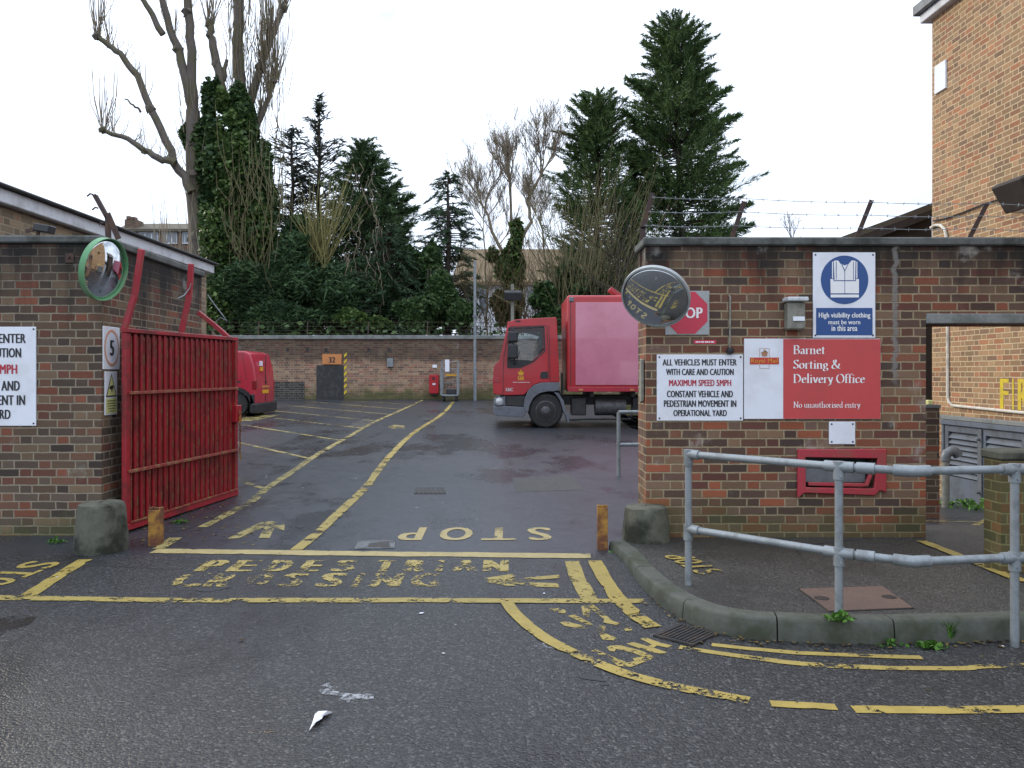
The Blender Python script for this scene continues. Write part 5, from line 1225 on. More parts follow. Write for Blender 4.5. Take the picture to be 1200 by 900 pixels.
arch_o = [(wx+.66*math.cos(math.radians(a)), wz+.62*math.sin(math.radians(a))) for a in range(12,176,9)]
arch_i = [(wx+.47*math.cos(math.radians(a)), wz+.46*math.sin(math.radians(a))) for a in range(-8,182,9)]
a1 = [T(*p) for p in ((516,528),(386,530),(330,550),(292,586),(270,640),(262,700),(280,740))]
a2 = [T(*p) for p in ((296,735),(304,690),(330,640),(374,605),(430,592),(470,592),(516,586))]
for y in (CY0-.05, CY1-.25): mb = MB(); mb.prism(a1+a2, [], cv_, y, y+.30); mb.build("wheel_arch", M['grey_plastic'], tk, bevel=.015, seg=2)
mb = MB(); mb.prism([T(*p) for p in ((470,592),(510,605),(545,660),(562,740),(585,745),(585,815),(572,815),(560,770),(540,730),(520,660),(490,615))], [], cv_, CY0-.03, CY0+.3); mb.build("mudguard", M['grey_plastic'], tk, bevel=.01)
mb = MB(); mb.prism([T(*p) for p in ((270,640),(290,600),(340,560),(516,560),(540,660),(540,720),(300,720))], [], cv_, CY0+.32, CY1-.32); mb.build("engine_cover", M['chassis'], tk)
def wheel(x, z, y, out=-1):
    w = MB(); w.lathe([(.20,0),(.225,.01),(.33,.0),(.365,.025),(.375,.06),(.375,.19),(.36,.22),(.2,.22)], (x,y,z), (0,-out,0), 36); t_ = w.build("tyre", M['rubber'], tk, smooth=True)
    w = MB(); w.lathe([(.222,.006),(.205,.0),(.19,.035),(.125,.035),(.115,.005),(.085,-.01),(.06,-.035),(.0,-.04)], (x,y,z), (0,-out,0), 32)
    for k in range(8): an = k*math.pi/4; w.lathe([(.012,0),(.012,.02)], (x+.10*math.cos(an), y+out*.0, z+.10*math.sin(an)), (0,out,0), 6)
    w.build("rim", M['hub'], t_, smooth=True)
wheel(wx, wz, CY0-.01); wheel(wx, wz, CY1+.01, 1)
for rx in (4.55,): wheel(rx, wz, CY0-.01); wheel(rx, wz, CY1+.01, 1)
# box body
bx0, bzt = TB(510,188); _, bzb = TB(510,650); bx1 = bx0 + 4.9; BY0, BY1 = TY-.02, TY+2.14
mb = MB(); mb.box(bx0, bx1, BY0, BY1, bzb, bzt); mb.build("cargo_box", M['truck_red'], tk, bevel=.06, seg=4, smooth=True)
px0, pz1 = TB(550,222); _, pz0 = TB(550,618)
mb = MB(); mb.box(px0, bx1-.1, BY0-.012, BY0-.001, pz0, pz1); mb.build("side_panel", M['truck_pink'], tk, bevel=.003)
mb = MB(); mb.box(bx0+.02, bx1-.02, BY0-.02, BY0-.001, bzb, bzb+.10); mb.build("bottom_rail", M['van_red'], tk, bevel=.006)
mb = MB(); a = TB(530,208); mb.obox((a[0],BY0+.01,a[1]), (.05,0,0), (0,.04,0), (0,0,.05)); mb.build("corner_cap", M['lead'], tk, bevel=.012)
mb = MB(); mb.bar((TB(722,150)[0],TY+.4,TB(722,150)[1]), (TB(790,214)[0],TY+.4,bzt-.05), .09, .35, (0,1,0)); mb.build("roof_flap", M['post_red'], tk, bevel=.01)
mb = MB(); mb.box(bx0-.55, bx1-.1, TY+.45, TY+.55, bzb-.30, bzb-.10); mb.box(bx0-.55, bx1-.1, TY+1.55, TY+1.65, bzb-.30, bzb-.10)
for x in (bx0+.5, bx0+1.4, bx0+2.4, bx0+4.0): mb.box(x, x+.08, BY0+.1, BY1-.1, bzb-.11, bzb-.002)
mb.build("chassis_rails", M['chassis'], tk)
mb = MB(); mb.box(bx0+.10, bx0+.42, TY+.10, TY+.5, bzb-.52, bzb-.14); mb.build("battery_box", M['chassis'], tk, bevel=.02)
mb = MB(); mb.lathe([(.0,0),(.19,.01),(.19,.68),(0,.69)], (bx0+.62,TY+.34,bzb-.34), (1,0,0), 18); mb.build("fuel_tank", M['hub'], tk, smooth=True)
mb = MB(); mb.tube([(bx0+.0,TY+.12,bzb-.62),(bx0+.5,TY+.12,bzb-.60),(bx0+1.4,TY+.12,bzb-.60)], .022, 6); mb.tube([(bx0+1.40,TY+.14,bzb-.55),(bx0+1.5,TY+.14,bzb-.2)], .02, 6); mb.box(bx0+1.45, bx0+1.8, TY+.15, TY+.5, bzb-.45, bzb-.15); mb.build("side_guard", M['chassis'], tk)
mb = MB(); a = T(530,460); b = T(540,620); mb.box(a[0], b[0]+.02, TY+.3, TY+.42, b[1], a[1]); mb.build("exhaust_stack", M['chassis'], tk)

# box edge rivets, marker lamps, seams and strap hooks on the truck
mb = MB(); x = bx0+.09
while x < bx1-.1:
    for z in (bzt-.05, bzb+.135): mb.lathe([(.009,0),(.006,.005)], (x,BY0-.001,z), (0,-1,0), 6)
    x += .16
mb.build("rivets", M['van_red'], tk)
for x in (bx0+.25, bx0+1.35, bx0+2.9): mb = MB(); mb.box(x, x+.09, BY0-.034, BY0-.021, bzb+.02, bzb+.06); mb.build("marker_lamp", M['amber'], tk, bevel=.004)
mb = MB(); mb.box(bx0+.062, bx0+.074, BY0-.004, BY0-.001, bzb+.1, bzt-.07); mb.build("corner_seam", M['chassis'], tk)
mb = MB(); ss_ = [T(*p) for p in ((440,132),(446,300),(452,520))]
for a, b in zip(ss_, ss_[1:]): mb.bar((a[0],CY0-.001,a[1]), (b[0],CY0-.001,b[1]), .010, .004, (0,1,0))
mb.build("cab_seam", M['chassis'], tk)
mb = MB(); a, b = T(204,100), T(240,92); mb.box(a[0], b[0], CY0-.004, CY0+.02, a[1]-.01, b[1]); mb.build("roof_vent", M['chassis'], tk)
# small red van: rear end beyond the gate
VY = 20.9; VZ = gz(VY); VK = F/VY
def V(px, py): return ((px-600)/VK, VZ + (488-py)/VK)
vn = thing("mail_van", "small red van parked in a bay behind the red gate", "van", (-7.3, VY+.8, VZ))
VW = 1.66
prof = [V(*p) for p in ((318.5,468),(319.5,448),(317.5,428),(313,413.5),(306,410.5),(277,410),(255,410.5),(243,414),(232,430),(205,437),(196,448),(194,470),(198,480),(212,481),(318,470))]
wf, wr = V(220,474.5), V(296,474.5); wzv = VZ+.305
def arch(x, z, r): return [(x+r*math.cos(math.radians(a)), z+r*math.sin(math.radians(a))) for a in range(180,-1,-20)]
lower_z = V(0,478)[1]
pro = [V(*p) for p in ((317.5,480),(319.5,468),(319.8,448),(317.5,428),(313,413.5),(306,410.5),(277,410),(255,410.5),(243,414),(232,430),(205,437),(196,448),(194,470),(197,480))]
pro += arch(wf[0], wzv, .36) + arch(wr[0], wzv, .36)
mb = MB(); mb.prism(pro, [], cv_, VY, VY+VW); mb.build("body", M['van_red'], vn, bevel=.05, seg=3, smooth=True)
# lower cladding
cl = [V(*p) for p in ((318.8,470),(320.6,473),(320,482),(317,484))]
z58 = V(0,457)[1]; ztop = V(0,467)[1]
for y0, y1 in ((VY-.016, VY+.02), (VY+VW-.02, VY+VW+.016)):
    for xa, xb in ((wr[0]+.36, V(318.5,0)[0]), (wf[0]+.36, wr[0]-.36)):
        mb = MB(); mb.box(xa, xb, y0, y1, V(0,483)[1], ztop+.12); mb.build("side_cladding", M['dark_plastic'], vn, bevel=.01)
    for w_ in (wf, wr):
        mb = MB(); ro = [(w_[0]+.46*math.cos(math.radians(a)), wzv+.45*math.sin(math.radians(a))) for a in range(0,181,15)]; ri = [(w_[0]+.365*math.cos(math.radians(a)), wzv+.365*math.sin(math.radians(a))) for a in range(180,-1,-15)]
        mb.prism(ro+ri, [], cv_, y0, y1); mb.build("wheel_arch", M['dark_plastic'], vn)
mb = MB(); xr = V(319.5,0)[0]; mb.box(xr-.12, xr+.07, VY-.03, VY+VW+.03, V(0,484)[1], V(0,472)[1]); mb.build("bumper", M['dark_plastic'], vn, bevel=.04, seg=2)
mb = MB(); mb.box(V(277,0)[0], V(302,0)[0], VY-.004, VY-.001, V(0,448)[1], V(0,445.8)[1]); mb.build("slide_rail", M['chassis'], vn)
mb = MB()
q = [V(*p) for p in ((264,419),(290,419.5),(291,438),(264,439))]
for a, b in zip(q, q[1:]+q[:1]): mb.bar((a[0],VY-.002,a[1]), (b[0],VY-.002,b[1]), .012, .006, (0,1,0))
mb.build("panel_recess", M['van_red'], vn)
mb = MB(); mb.prism([V(*p) for p in ((236,430),(246,417),(258,417),(258,434),(238,434))], [], cv_, VY-.006, VY-.001); mb.build("door_window", M['house_glass'], vn)
for y in (VY-.008, VY+VW-.10): mb = MB(); mb.box(xr-.10, xr+.012, y, y+.108, V(0,456)[1], V(0,445)[1]); mb.build("tail_light", M['lens_red'], vn, bevel=.015)
mb = MB()
for q in ([(244,412),(244,470)], [(262,413),(262,470)], [(304,413.5),(309,445)], [(262,440),(304,440.5)]):
    a, b = V(*q[0]), V(*q[1]); mb.bar((a[0],VY-.001,a[1]), (b[0],VY-.001,b[1]), .010, .004, (0,1,0))
mb.build("panel_seam", M['chassis'], vn)
mb = MB(); a = V(266,446.8); mb.box(a[0], a[0]+.16, VY-.02, VY-.005, a[1]-.05, a[1]); mb.build("door_handle", M['dark_plastic'], vn, bevel=.006)
mb = MB(); a, b = V(297,444), V(302,438); mb.box(a[0], b[0], VY-.006, VY-.001, a[1], b[1]); mb.build("fuel_flap", M['van_red'], vn, bevel=.002)
mb = MB(); mb.box(xr-.03, xr+.024, VY+.78, VY+.88, V(0,449)[1], V(0,446)[1]); mb.build("rear_handle", M['dark_plastic'], vn)
pv = Plane((xr+.012,VY,0), (0,1,0), (0,0,1))
mb = MB(); mb.box(xr-.005, xr+.012, VY+.83, VY+.842, V(0,470)[1], V(0,416)[1]); mb.build("rear_door_seam", M['chassis'], vn)
mb = MB(); mb.box(xr-.01, xr+.016, VY+.55, VY+1.07, V(0,461)[1], V(0,456.5)[1]); pt_ = mb.build("number_plate", M['logo_yellow'], vn)
mb = MB(); mb.box(xr-.02, xr+.020, VY+.5, VY+1.12, V(0,454)[1], V(0,451.5)[1]); mb.build("plate_light_bar", M['amber'], vn)
slant = Plane(Vector((*(V(318.6,0)[0],), VY, 0)), (0,1,0), (0,0,1))
mb = MB(); mb.box(xr-.03, xr+.006, VY+.45, VY+.62, V(0,434)[1], V(0,429)[1]); mb.build("crest_panel", M['logo_yellow'], vn)
mb = MB(); mb.box(xr-.05, xr+.000, VY+.46, VY+.60, V(0,428)[1], V(0,422)[1]); mb.build("white_label", M['white_panel'], vn)
for w_ in (wf, wr):
    for y, out in ((VY+.01,-1),(VY+VW-.01,1)):
        w = MB(); w.lathe([(.19,0),(.21,.01),(.275,.0),(.298,.02),(.305,.05),(.305,.15),(.29,.18),(.19,.18)], (w_[0],y,wzv), (0,-out,0), 30); t_ = w.build("tyre", M['rubber'], vn, smooth=True)
        w = MB(); w.lathe([(.205,.008),(.19,.004),(.17,.03),(.08,.02),(.05,-.005),(0,-.008)], (w_[0],y,wzv), (0,-out,0), 24); w.build("rim", M['lead'], t_, smooth=True)

vn.location.x -= .43
# ------------------------------------------------------------------ HOUSES BEYOND
dh = thing("terraced_house", "distant house with chimney above the low building's fascia", "house", tuple(P(190,330,62)))
D = 62.0
def bx_(mb, x0, x1, y0, y1, d=5.0): a, b = P(x0,y1,D), P(x1,y0,D); mb.box(a.x, b.x, D, D+d, a.z, b.z)
mb = MB(); bx_(mb, 150, 232, 268, 420); mb.build("wall", M['brick_far'], dh)
mb = MB(); a, b, c, d = P(138,268,D-.4), P(236,268,D-.4), P(150,262,D+2), P(234,262,D+2); mb.add([a,b,d,c, a+Vector((0,0,-.2)), b+Vector((0,0,-.2)), d+Vector((0,0,-.2)), c+Vector((0,0,-.2))], [(0,1,2,3),(7,6,5,4),(0,4,5,1),(1,5,6,2),(2,6,7,3),(3,7,4,0)]); rf = mb.build("roof", M['tiles'], dh)
mb = MB(); bx_(mb, 146, 160, 257, 268, 1.2); bx_(mb, 148, 152, 253, 258, .5); bx_(mb, 154, 158, 254, 258, .5); mb.build("chimney", M['brick_far'], rf)
for x0, x1 in ((163,186),(190,208),(214,224)):
    mb = MB(); a, b = P(x0,286,D), P(x1,272,D); mb.box(a.x, b.x, D-.12, D-.002, a.z, b.z); w_ = mb.build("window", M['fascia'], dh)
    mb = MB()
    for k in range(3): xa = a.x+(b.x-a.x)*(k+.1)/3; xb = a.x+(b.x-a.x)*(k+.9)/3; mb.box(xa, xb, D-.13, D-.125, a.z+.1, b.z-.1)
    mb.build("pane", M['house_glass'], w_)
wh = thing("garden_house", "pale house with brown roof behind the bare tree above the yard wall", "house", tuple(P(590,400,52)))
D = 52.0
mb = MB(); bx_(mb, 535, 690, 330, 430); mb.build("wall", M['fascia'], wh)
mb = MB(); a, b = P(530,330,D-.4), P(700,330,D-.4); c, d = P(540,292,D+3), P(690,292,D+3); mb.add([a,b,d,c, a+Vector((0,0,-.2)), b+Vector((0,0,-.2)), d+Vector((0,0,-.2)), c+Vector((0,0,-.2))], [(0,1,2,3),(7,6,5,4),(0,4,5,1),(1,5,6,2),(2,6,7,3),(3,7,4,0)])
mb.build("roof", weathered('brown house roof', (.17,.12,.065,1), .85, 0, (.10,.07,.035,1), .5, 1.5, .3, .25), wh)  # plain brown with darker blotches
for x0, x1, y0, y1 in ((545,556,338,352),(562,572,338,366),(640,652,338,352),(618,630,340,356)):
    mb = MB(); a, b = P(x0,y1,D), P(x1,y0,D); mb.box(a.x, b.x, D-.1, D-.002, a.z, b.z); mb.build("window", M['house_glass'], wh)

# ------------------------------------------------------------------ TREES AND PLANTS
def quads_obj(name, cen, ax, bx, mat, parent, tri=False):
    """many small leaf faces at once: centres and two half axes (numpy, N x 3)"""
    o3 = np.array(origin(parent)) if parent is not None else np.array(cen.mean(axis=0))
    c = cen - o3; n = len(c)
    if tri: v = np.stack([c-ax, c+bx, c-bx, c+ax*1.0], 1); v = np.stack([c-ax-bx*.9, c-ax+bx*.9, c+ax], 1); m = 3
    else: v = np.stack([c-ax, c-bx, c+ax, c+bx], 1); m = 4
    v = v.reshape(-1, 3)
    me = bpy.data.meshes.new(name); me.vertices.add(len(v)); me.vertices.foreach_set("co", v.ravel().astype(np.float32))
    me.loops.add(n*m); me.loops.foreach_set("vertex_index", np.arange(n*m, dtype=np.int32))
    me.polygons.add(n); me.polygons.foreach_set("loop_start", np.arange(0, n*m, m, dtype=np.int32)); me.polygons.foreach_set("loop_total", np.full(n, m, dtype=np.int32))
    me.update(calc_edges=True); me.materials.append(mat)
    o = bpy.data.objects.new(name, me); COL.objects.link(o)
    if parent is not None: o.parent = parent
    else: o.location = o3
    return o
def rdirs(rs, n):
    d = rs.normal(size=(n,3)); return d/np.linalg.norm(d, axis=1, keepdims=True)
def perp(rs, a):
    b = np.cross(a, rdirs(rs, len(a))); L = np.linalg.norm(b, axis=1, keepdims=True); return b/np.maximum(L, 1e-6)
def leaves(rs, cen, size):
    n = len(cen); a = rdirs(rs, n); a[:,2] = a[:,2]*.6 - .25; a /= np.linalg.norm(a, axis=1, keepdims=True)
    s = size*rs.uniform(.6,1.3,(n,1)); return cen, a*s, perp(rs, a)*s*.62
def blob_pts(rs, c, rx, ry, rz, n, lump=.3, shell=.55):
    d = rdirs(rs, n)
    k = np.zeros(n)
    for _ in range(10): q = rdirs(rs, 1)[0]; k = np.maximum(k, np.exp((d@q-1)*7)*rs.uniform(.3,1))
    r = (1-lump+lump*k) * (shell + (1-shell)*rs.uniform(0,1,n)**.6)
    return np.array(c) + d*r[:,None]*np.array([rx,ry,rz])

class Needles:
    def __init__(s): s.c=[]; s.a=[]; s.b=[]
    def add(s, c, a, b): s.c.append(c); s.a.append(a); s.b.append(b)
    def build(s, name, mat, parent): return quads_obj(name, np.concatenate(s.c), np.concatenate(s.a), np.concatenate(s.b), mat, parent, tri=True)
def conifer(label, px, top, base_py, Y, half_w, mat, seed, nb=320, rise=.25, droop=.25, taper=.8, spr=10, group=None, lean=0, bare=0.0, ysq=.8, spray=.42, trunk_r=.16, skirt=1.0, low_start=0.0, tips=(), plume_n=420, clump=0):
    """branch by branch: each bough carries flat sprays of needles"""
    rs = np.random.RandomState(seed)
    b0, tp = P(px, base_py, Y), P(px+lean, top, Y); H = tp.z-b0.z; W = half_w*1.45*Y/F
    root = thing("conifer_tree", label, "tree", tuple(b0), group)
    tr = MB(); tr.tube([b0+(tp-b0)*t + Vector((rs.uniform(-.05,.05),rs.uniform(-.05,.05),0)) for t in np.linspace(0,1,9)], [trunk_r*(1-t)**.8+.015 for t in np.linspace(0,1,9)], 7)
    nd = Needles()
    if clump:                                        # irregular feathery masses: drooping or upswept fans of fine sprays
        ph = rs.uniform(0, 6.28, 8)
        for i in range(nb):
            t = low_start + (1-low_start)*rs.uniform(.02, .985)**.9
            az = rs.uniform(0, 2*math.pi)
            lob = 1 + .20*math.sin(2*az+ph[0]+5*t) + .17*math.sin(3*az+ph[1]-9*t) + .14*math.sin(17*t+ph[2]+az)
            env = W*max(.03, (1-t)**taper*lob*(.8+1.6*t if t < .12 else 1))
            rr = env*rs.uniform(.25,1)**.5; dr = np.array([math.cos(az), math.sin(az)*ysq, 0])
            p0 = np.array(b0+(tp-b0)*t) + dr*rr*.55; L = min(rs.uniform(.7,1.9), .35+rr*.75)
            d = dr*rs.uniform(.6,1.1) + np.array([rs.normal()*.2, rs.normal()*.2, rise+rs.normal()*.28]); d /= np.linalg.norm(d)
            tr.tube([Vector(p0-dr*rr*.5), Vector(p0), Vector(p0+d*L*.8)], [.035,.022,.005], 3, cap=False)
            m = int(clump*L*rs.uniform(.6,1.2)); u = rs.uniform(.0,1,m)**.8
            q = perp(rs, np.tile(d,(m,1))); q[:,2] *= .45
            c = p0 + d*(L*u)[:,None] + q*((.30*L)*np.minimum(1,2.5*u+.25)*(1.05-u)**.7*rs.uniform(.1,1.1,m))[:,None]; c[:,2] -= droop*u*u*L*.8
            a = d*rs.uniform(.5,1.2,(m,1)) + q*rs.uniform(.2,1.0,(m,1)) + rs.normal(size=(m,3))*.25 - np.array([0,0,droop*.7]); a /= np.linalg.norm(a, axis=1, keepdims=True)
            s = spray*rs.uniform(.3,1.0,(m,1))*.36; nd.add(c, a*s, perp(rs,a)*s*.17)
    for i in range(0 if clump else nb):
        t = low_start + (1-low_start)*(((i+rs.uniform(0,1))/nb)**.95)
        env = (1-t)**taper*skirt if t > .12 else (1-t)**taper*skirt*(.75+2*t)
        L = W*max(.05, env)*rs.choice([.55,.8,1.0,1.12], p=[.2,.3,.35,.15])*rs.uniform(.8,1.1)
        az = rs.uniform(0,2*math.pi); dr = np.array([math.cos(az), math.sin(az)*ysq, 0])
        p0 = np.array(b0 + (tp-b0)*t)
        n = max(3, int(L/.22)); u = np.linspace(.12,1,n)
        pts = p0 + dr*(L*u)[:,None] + np.array([0,0,1.0])*(L*(rise*u - droop*u*u*1.6))[:,None]
        if L > .4: tr.tube([Vector(p0), Vector(pts[n//2]), Vector(pts[-1])], [.03,.018,.006], 3, cap=False)
        if bare and rs.uniform() < bare: continue
        k = spr; m = n*k
        uu = rs.uniform(.15,1.02,m)
        c = p0 + dr*(L*uu)[:,None] + np.array([0,0,1.0])*(L*(rise*uu - droop*uu*uu*1.6))[:,None]
        wid = np.minimum(.32*L, .55)*(1.1-uu*.6)
        side = np.array([-dr[1], dr[0], 0])
        c = c + side*(rs.normal(size=m)*.55*wid)[:,None] + rs.normal(size=(m,3))*[.03,.03,.07]
        a = dr*1.0 + side*rs.normal(size=(m,1))*.55 + np.array([0,0,1])*(rise-droop*1.6*uu-.25+rs.normal(size=m)*.35)[:,None]
        a /= np.linalg.norm(a, axis=1, keepdims=True)
        s = spray*rs.uniform(.5,1.1,(m,1))*.5
        nd.add(c, a*s, perp(rs, a)*s*.20)
    for tx_, ty_, wpx in tips:                       # upswept leaders that break the outline
        e = np.array(P(tx_, ty_, Y + rs.uniform(-.8,.8))); tt = max(.05, min(.93, (e[2]-b0.z)/H - rs.uniform(.06,.12)))
        s0 = np.array(b0 + (tp-b0)*tt); ax_ = e - s0; Lp = np.linalg.norm(ax_); wm = wpx*1.75*Y/F
        tr.tube([Vector(s0), Vector(s0+ax_*.5), Vector(e)], [.05,.03,.008], 4, cap=False)
        m = int(plume_n*1.5*max(.5, Lp/2.5)); u = rs.uniform(.1,1,m)**.85; q = perp(rs, np.tile(ax_/Lp, (m,1)))
        rad = wm*np.minimum(1, 2.2*u)*(1.02-u)**.75*rs.uniform(.1,1.05,m)
        c = s0 + ax_*u[:,None] + q*rad[:,None]; a = ax_/Lp*rs.uniform(.5,1.1,(m,1)) + q*rs.uniform(.3,1.1,(m,1)) + rs.normal(size=(m,3))*.2
        a /= np.linalg.norm(a, axis=1, keepdims=True); sz = spray*rs.uniform(.4,.95,(m,1))*.5
        nd.add(c, a*sz, perp(rs, a)*sz*.22)
    tr.build("trunk", M['bark_dark'], root); nd.build("crown", mat, root)
    return root
def ivy_obj(name, blobs, mat, parent, seed, size=.13):
    rs = np.random.RandomState(seed); cs = []
    for px, py, rx, ry, Y, n in blobs:
        c = P(px,py,Y); k = Y/F; cs.append(blob_pts(rs, c, rx*k, min(rx,ry)*k*.9, ry*k, n, .5))
    c, a, b = leaves(rs, np.concatenate(cs), size); return quads_obj(name, c, a, b, mat, parent)
def limb(mb, pts, r0, r1, Y, seed=0, n=8, wob=.04):
    rg = random.Random(seed); w = [P(p[0],p[1],(p[2] if len(p) > 2 else Y)) for p in pts]
    q = []
    for a, b in zip(w, w[1:]):
        for k in range(4): v = a.lerp(b, k/4); q.append(v + Vector((rg.uniform(-wob,wob), rg.uniform(-wob,wob), rg.uniform(-wob,wob))))
    q.append(w[-1]); mb.tube(q, [r0+(r1-r0)*i/(len(q)-1) for i in range(len(q))], n); return q
def whips(mb, rg, c, n, L, spread=.18, r=.017, up=1.0):
    for _ in range(n):
        a = rg.uniform(0,2*math.pi); s = rg.uniform(0,spread); l = L*rg.uniform(.5,1.1)
        d = Vector((math.cos(a)*s*1.5, math.sin(a)*s, up)); p0 = c + Vector((rg.uniform(-.12,.12), rg.uniform(-.12,.12), rg.uniform(-.1,.1)))
        p1 = p0 + d*l*.5 + Vector((rg.uniform(-.06,.06),0,0)); p2 = p0 + Vector((d.x*.6,d.y*.6,d.z))*l
        mb.tube([p0,p1,p2], [r,r*.8,r*.4], 3, cap=False)

# big pollarded tree, ivy-clad
YT = 31.5; rg = random.Random(11)
pt = thing("pollard_tree", "huge pollarded bare tree wrapped in ivy, towering at upper left", "tree", tuple(P(262,440,YT)))
mb = MB(); wp = MB()
k1 = limb(mb, [(236,440),(234,330),(229,230),(226,130)], .42, .26, YT, 1, 10)
tl = limb(mb, [(227,135),(212,70),(196,20),(186,-20)], .19, .11, YT, 2, wob=.05)
tl2 = limb(mb, [(227,132),(224,60),(221,0),(222,-40)], .20, .14, YT, 3, wob=.05)
ll = limb(mb, [(226,225),(205,190),(182,140),(160,90),(148,70),(132,55),(114,43)], .17, .09, YT-.5, 4, wob=.055)
l3 = limb(mb, [(205,192),(185,185),(165,172),(143,160),(121,153)], .14, .07, YT-.9, 5, wob=.05)
limb(mb, [(190,40),(175,12),(160,-10)], .13, .09, YT, 6); limb(mb, [(166,131),(156,123),(146,116)], .05, .025, YT, 66)
k2 = limb(mb, [(290,440),(288,330),(284,220),(282,120)], .62, .42, YT+.6, 7, 10)
r1 = limb(mb, [(282,125),(279,60),(281,0),(283,-40)], .23, .16, YT+.6, 8, 9)
r2 = limb(mb, [(284,150),(305,80),(318,45),(332,10)], .19, .09, YT+.6, 9)
r3 = limb(mb, [(268,140),(256,85),(247,45),(246,28)], .19, .13, YT+.3, 10)
r4 = limb(mb, [(292,170),(313,120),(322,95)], .14, .07, YT+.3, 12)
limb(mb, [(262,95),(266,70)], .10, .07, YT+.3, 13)
for q, r_ in ((ll[-1],.2),(l3[-1],.17),(r2[-1],.2),(r3[-1],.24),(r4[-1],.18),(ll[9],.24),(l3[7],.17),(tl2[7],.28),(tl2[10],.26),(tl[5],.26),(k1[9],.42),(k1[6],.5),(r2[4],.3),(r3[5],.24)):
    r_ *= .72; b_ = len(mb.v); mb.lathe([(0,-r_),(r_*.6,-r_*.8),(r_*1.02,-r_*.2),(r_*.9,r_*.45),(r_*.4,r_*.95),(0,r_)], q+Vector((rg.uniform(-.05,.05),-.04,0)), (rg.uniform(-.5,.5),rg.uniform(-.5,.5),1), 9)
    mb.v[b_:] = [(v[0]+rg.uniform(-.05,.05), v[1]+rg.uniform(-.05,.05), v[2]+rg.uniform(-.05,.05)) for v in mb.v[b_:]]
mb.build("trunk", M['bark'], pt, smooth=True)
for c, n, L in ((ll[-1],24,2.6),(ll[-4],10,2.0),(l3[-1],15,2.6),(l3[-3],6,1.9),(r2[-1],40,2.6),(r2[-5],40,2.8),(r2[-8],30,2.6),(r3[-1],26,2.4),(r4[-1],40,3.0),(r4[-3],30,2.8),(r4[2],20,2.6),(ll[10],6,1.6),(tl[6],6,1.8),(tl[-1],8,2),(tl2[8],6,2)): whips(wp, rg, c, n, L, .34)
for i in range(170): c = r1[rg.randrange(len(r1))] + Vector((rg.uniform(-.4,.4),rg.uniform(-.3,.3),0)); whips(wp, rg, c, 1, 1.8, .35)
for i in range(40): c = k1[rg.randrange(7,len(k1))] + Vector((rg.uniform(-.3,.3),rg.uniform(-.3,.3),0)); whips(wp, rg, c, 1, 1.5, .5)
for q in (ll, l3, tl, tl2, r2, r3, r4, k1[6:]):
    for _ in range(34):
        i = rg.randrange(1, len(q)); c = q[i]; sd_ = rg.choice((-1,1)); l = rg.uniform(.3,1.1); d = Vector((sd_*rg.uniform(.15,.7), rg.uniform(-.5,.5), rg.uniform(.4,1))).normalized()
        e1 = c+d*l*.5; e2 = c+d*l*.7+Vector((0,0,l*.45)); wp.tube([c,e1,e2], [.014,.010,.005], 3, cap=False)
        if l > .6: wp.tube([e1, e1+Vector((-sd_*rg.uniform(.05,.2),rg.uniform(-.1,.1),l*.4))], [.008,.004], 3, cap=False)
wp.build("shoots", M['twig'], pt)
wp = MB()
for i in range(120):
    px, py = rg.uniform(268,326), rg.uniform(215,392); c = P(px,py,YT-1.5+rg.uniform(-.3,.4)); whips(wp, rg, c, 1, rg.uniform(1.2,3.2), .55, .015)
for i in range(46): px, py = rg.uniform(312,336), rg.uniform(110,260); whips(wp, rg, P(px,py,YT), 1, 2.4, .28, .014)
for i in range(60): c = P(rg.uniform(272,318), rg.uniform(60,170), YT+.2); whips(wp, rg, c, 1, 2.6, .25, .012)
wp.build("shoots", M['bark_green'], pt)
ivy_obj("ivy", [(285,140,28,52,YT,4200),(268,205,44,64,YT,7500),(302,220,32,64,YT,5600),(264,285,46,64,YT-.3,7500),(304,300,36,74,YT-.3,7000),(285,360,52,50,YT-.6,7000),(240,330,28,60,YT-.3,4000),(218,158,9,22,YT,500),(236,165,16,40,YT,1100),(238,200,20,40,YT,1200),(245,120,12,40,YT,1000),(255,105,8,20,YT+.2,400),(250,170,26,60,YT+.1,3800),(258,230,40,60,YT+.2,5000)], M['ivy_dark'], pt, 21, .105)
ivy_obj("ivy", [(262,118,14,22,YT-.2,500),(275,150,28,50,YT-.3,1300),(272,205,44,70,YT-.5,2600),(264,290,48,70,YT-.8,2900),(262,360,50,44,YT-1.2,2200),(300,270,34,80,YT-.6,1500)], M['ivy'], pt, 22, .10)

# thin firs
conifer("sparse dark fir with gappy crown right of the ivy-clad pollard tree", 343, 150, 420, 33.5, 36, M['thin_fir'], 31, nb=95, rise=.45, droop=.12, taper=.30, spr=5, bare=.15, spray=.42, group="conifers behind the yard wall", low_start=.3)
conifer("sparse feathery fir with the taller pointed tip, beside the gappy fir", 374, 114, 420, 34.5, 58, M['thin_fir'], 32, nb=150, rise=.75, droop=.1, taper=.70, spr=5, bare=.1, spray=.42, group="conifers behind the yard wall")
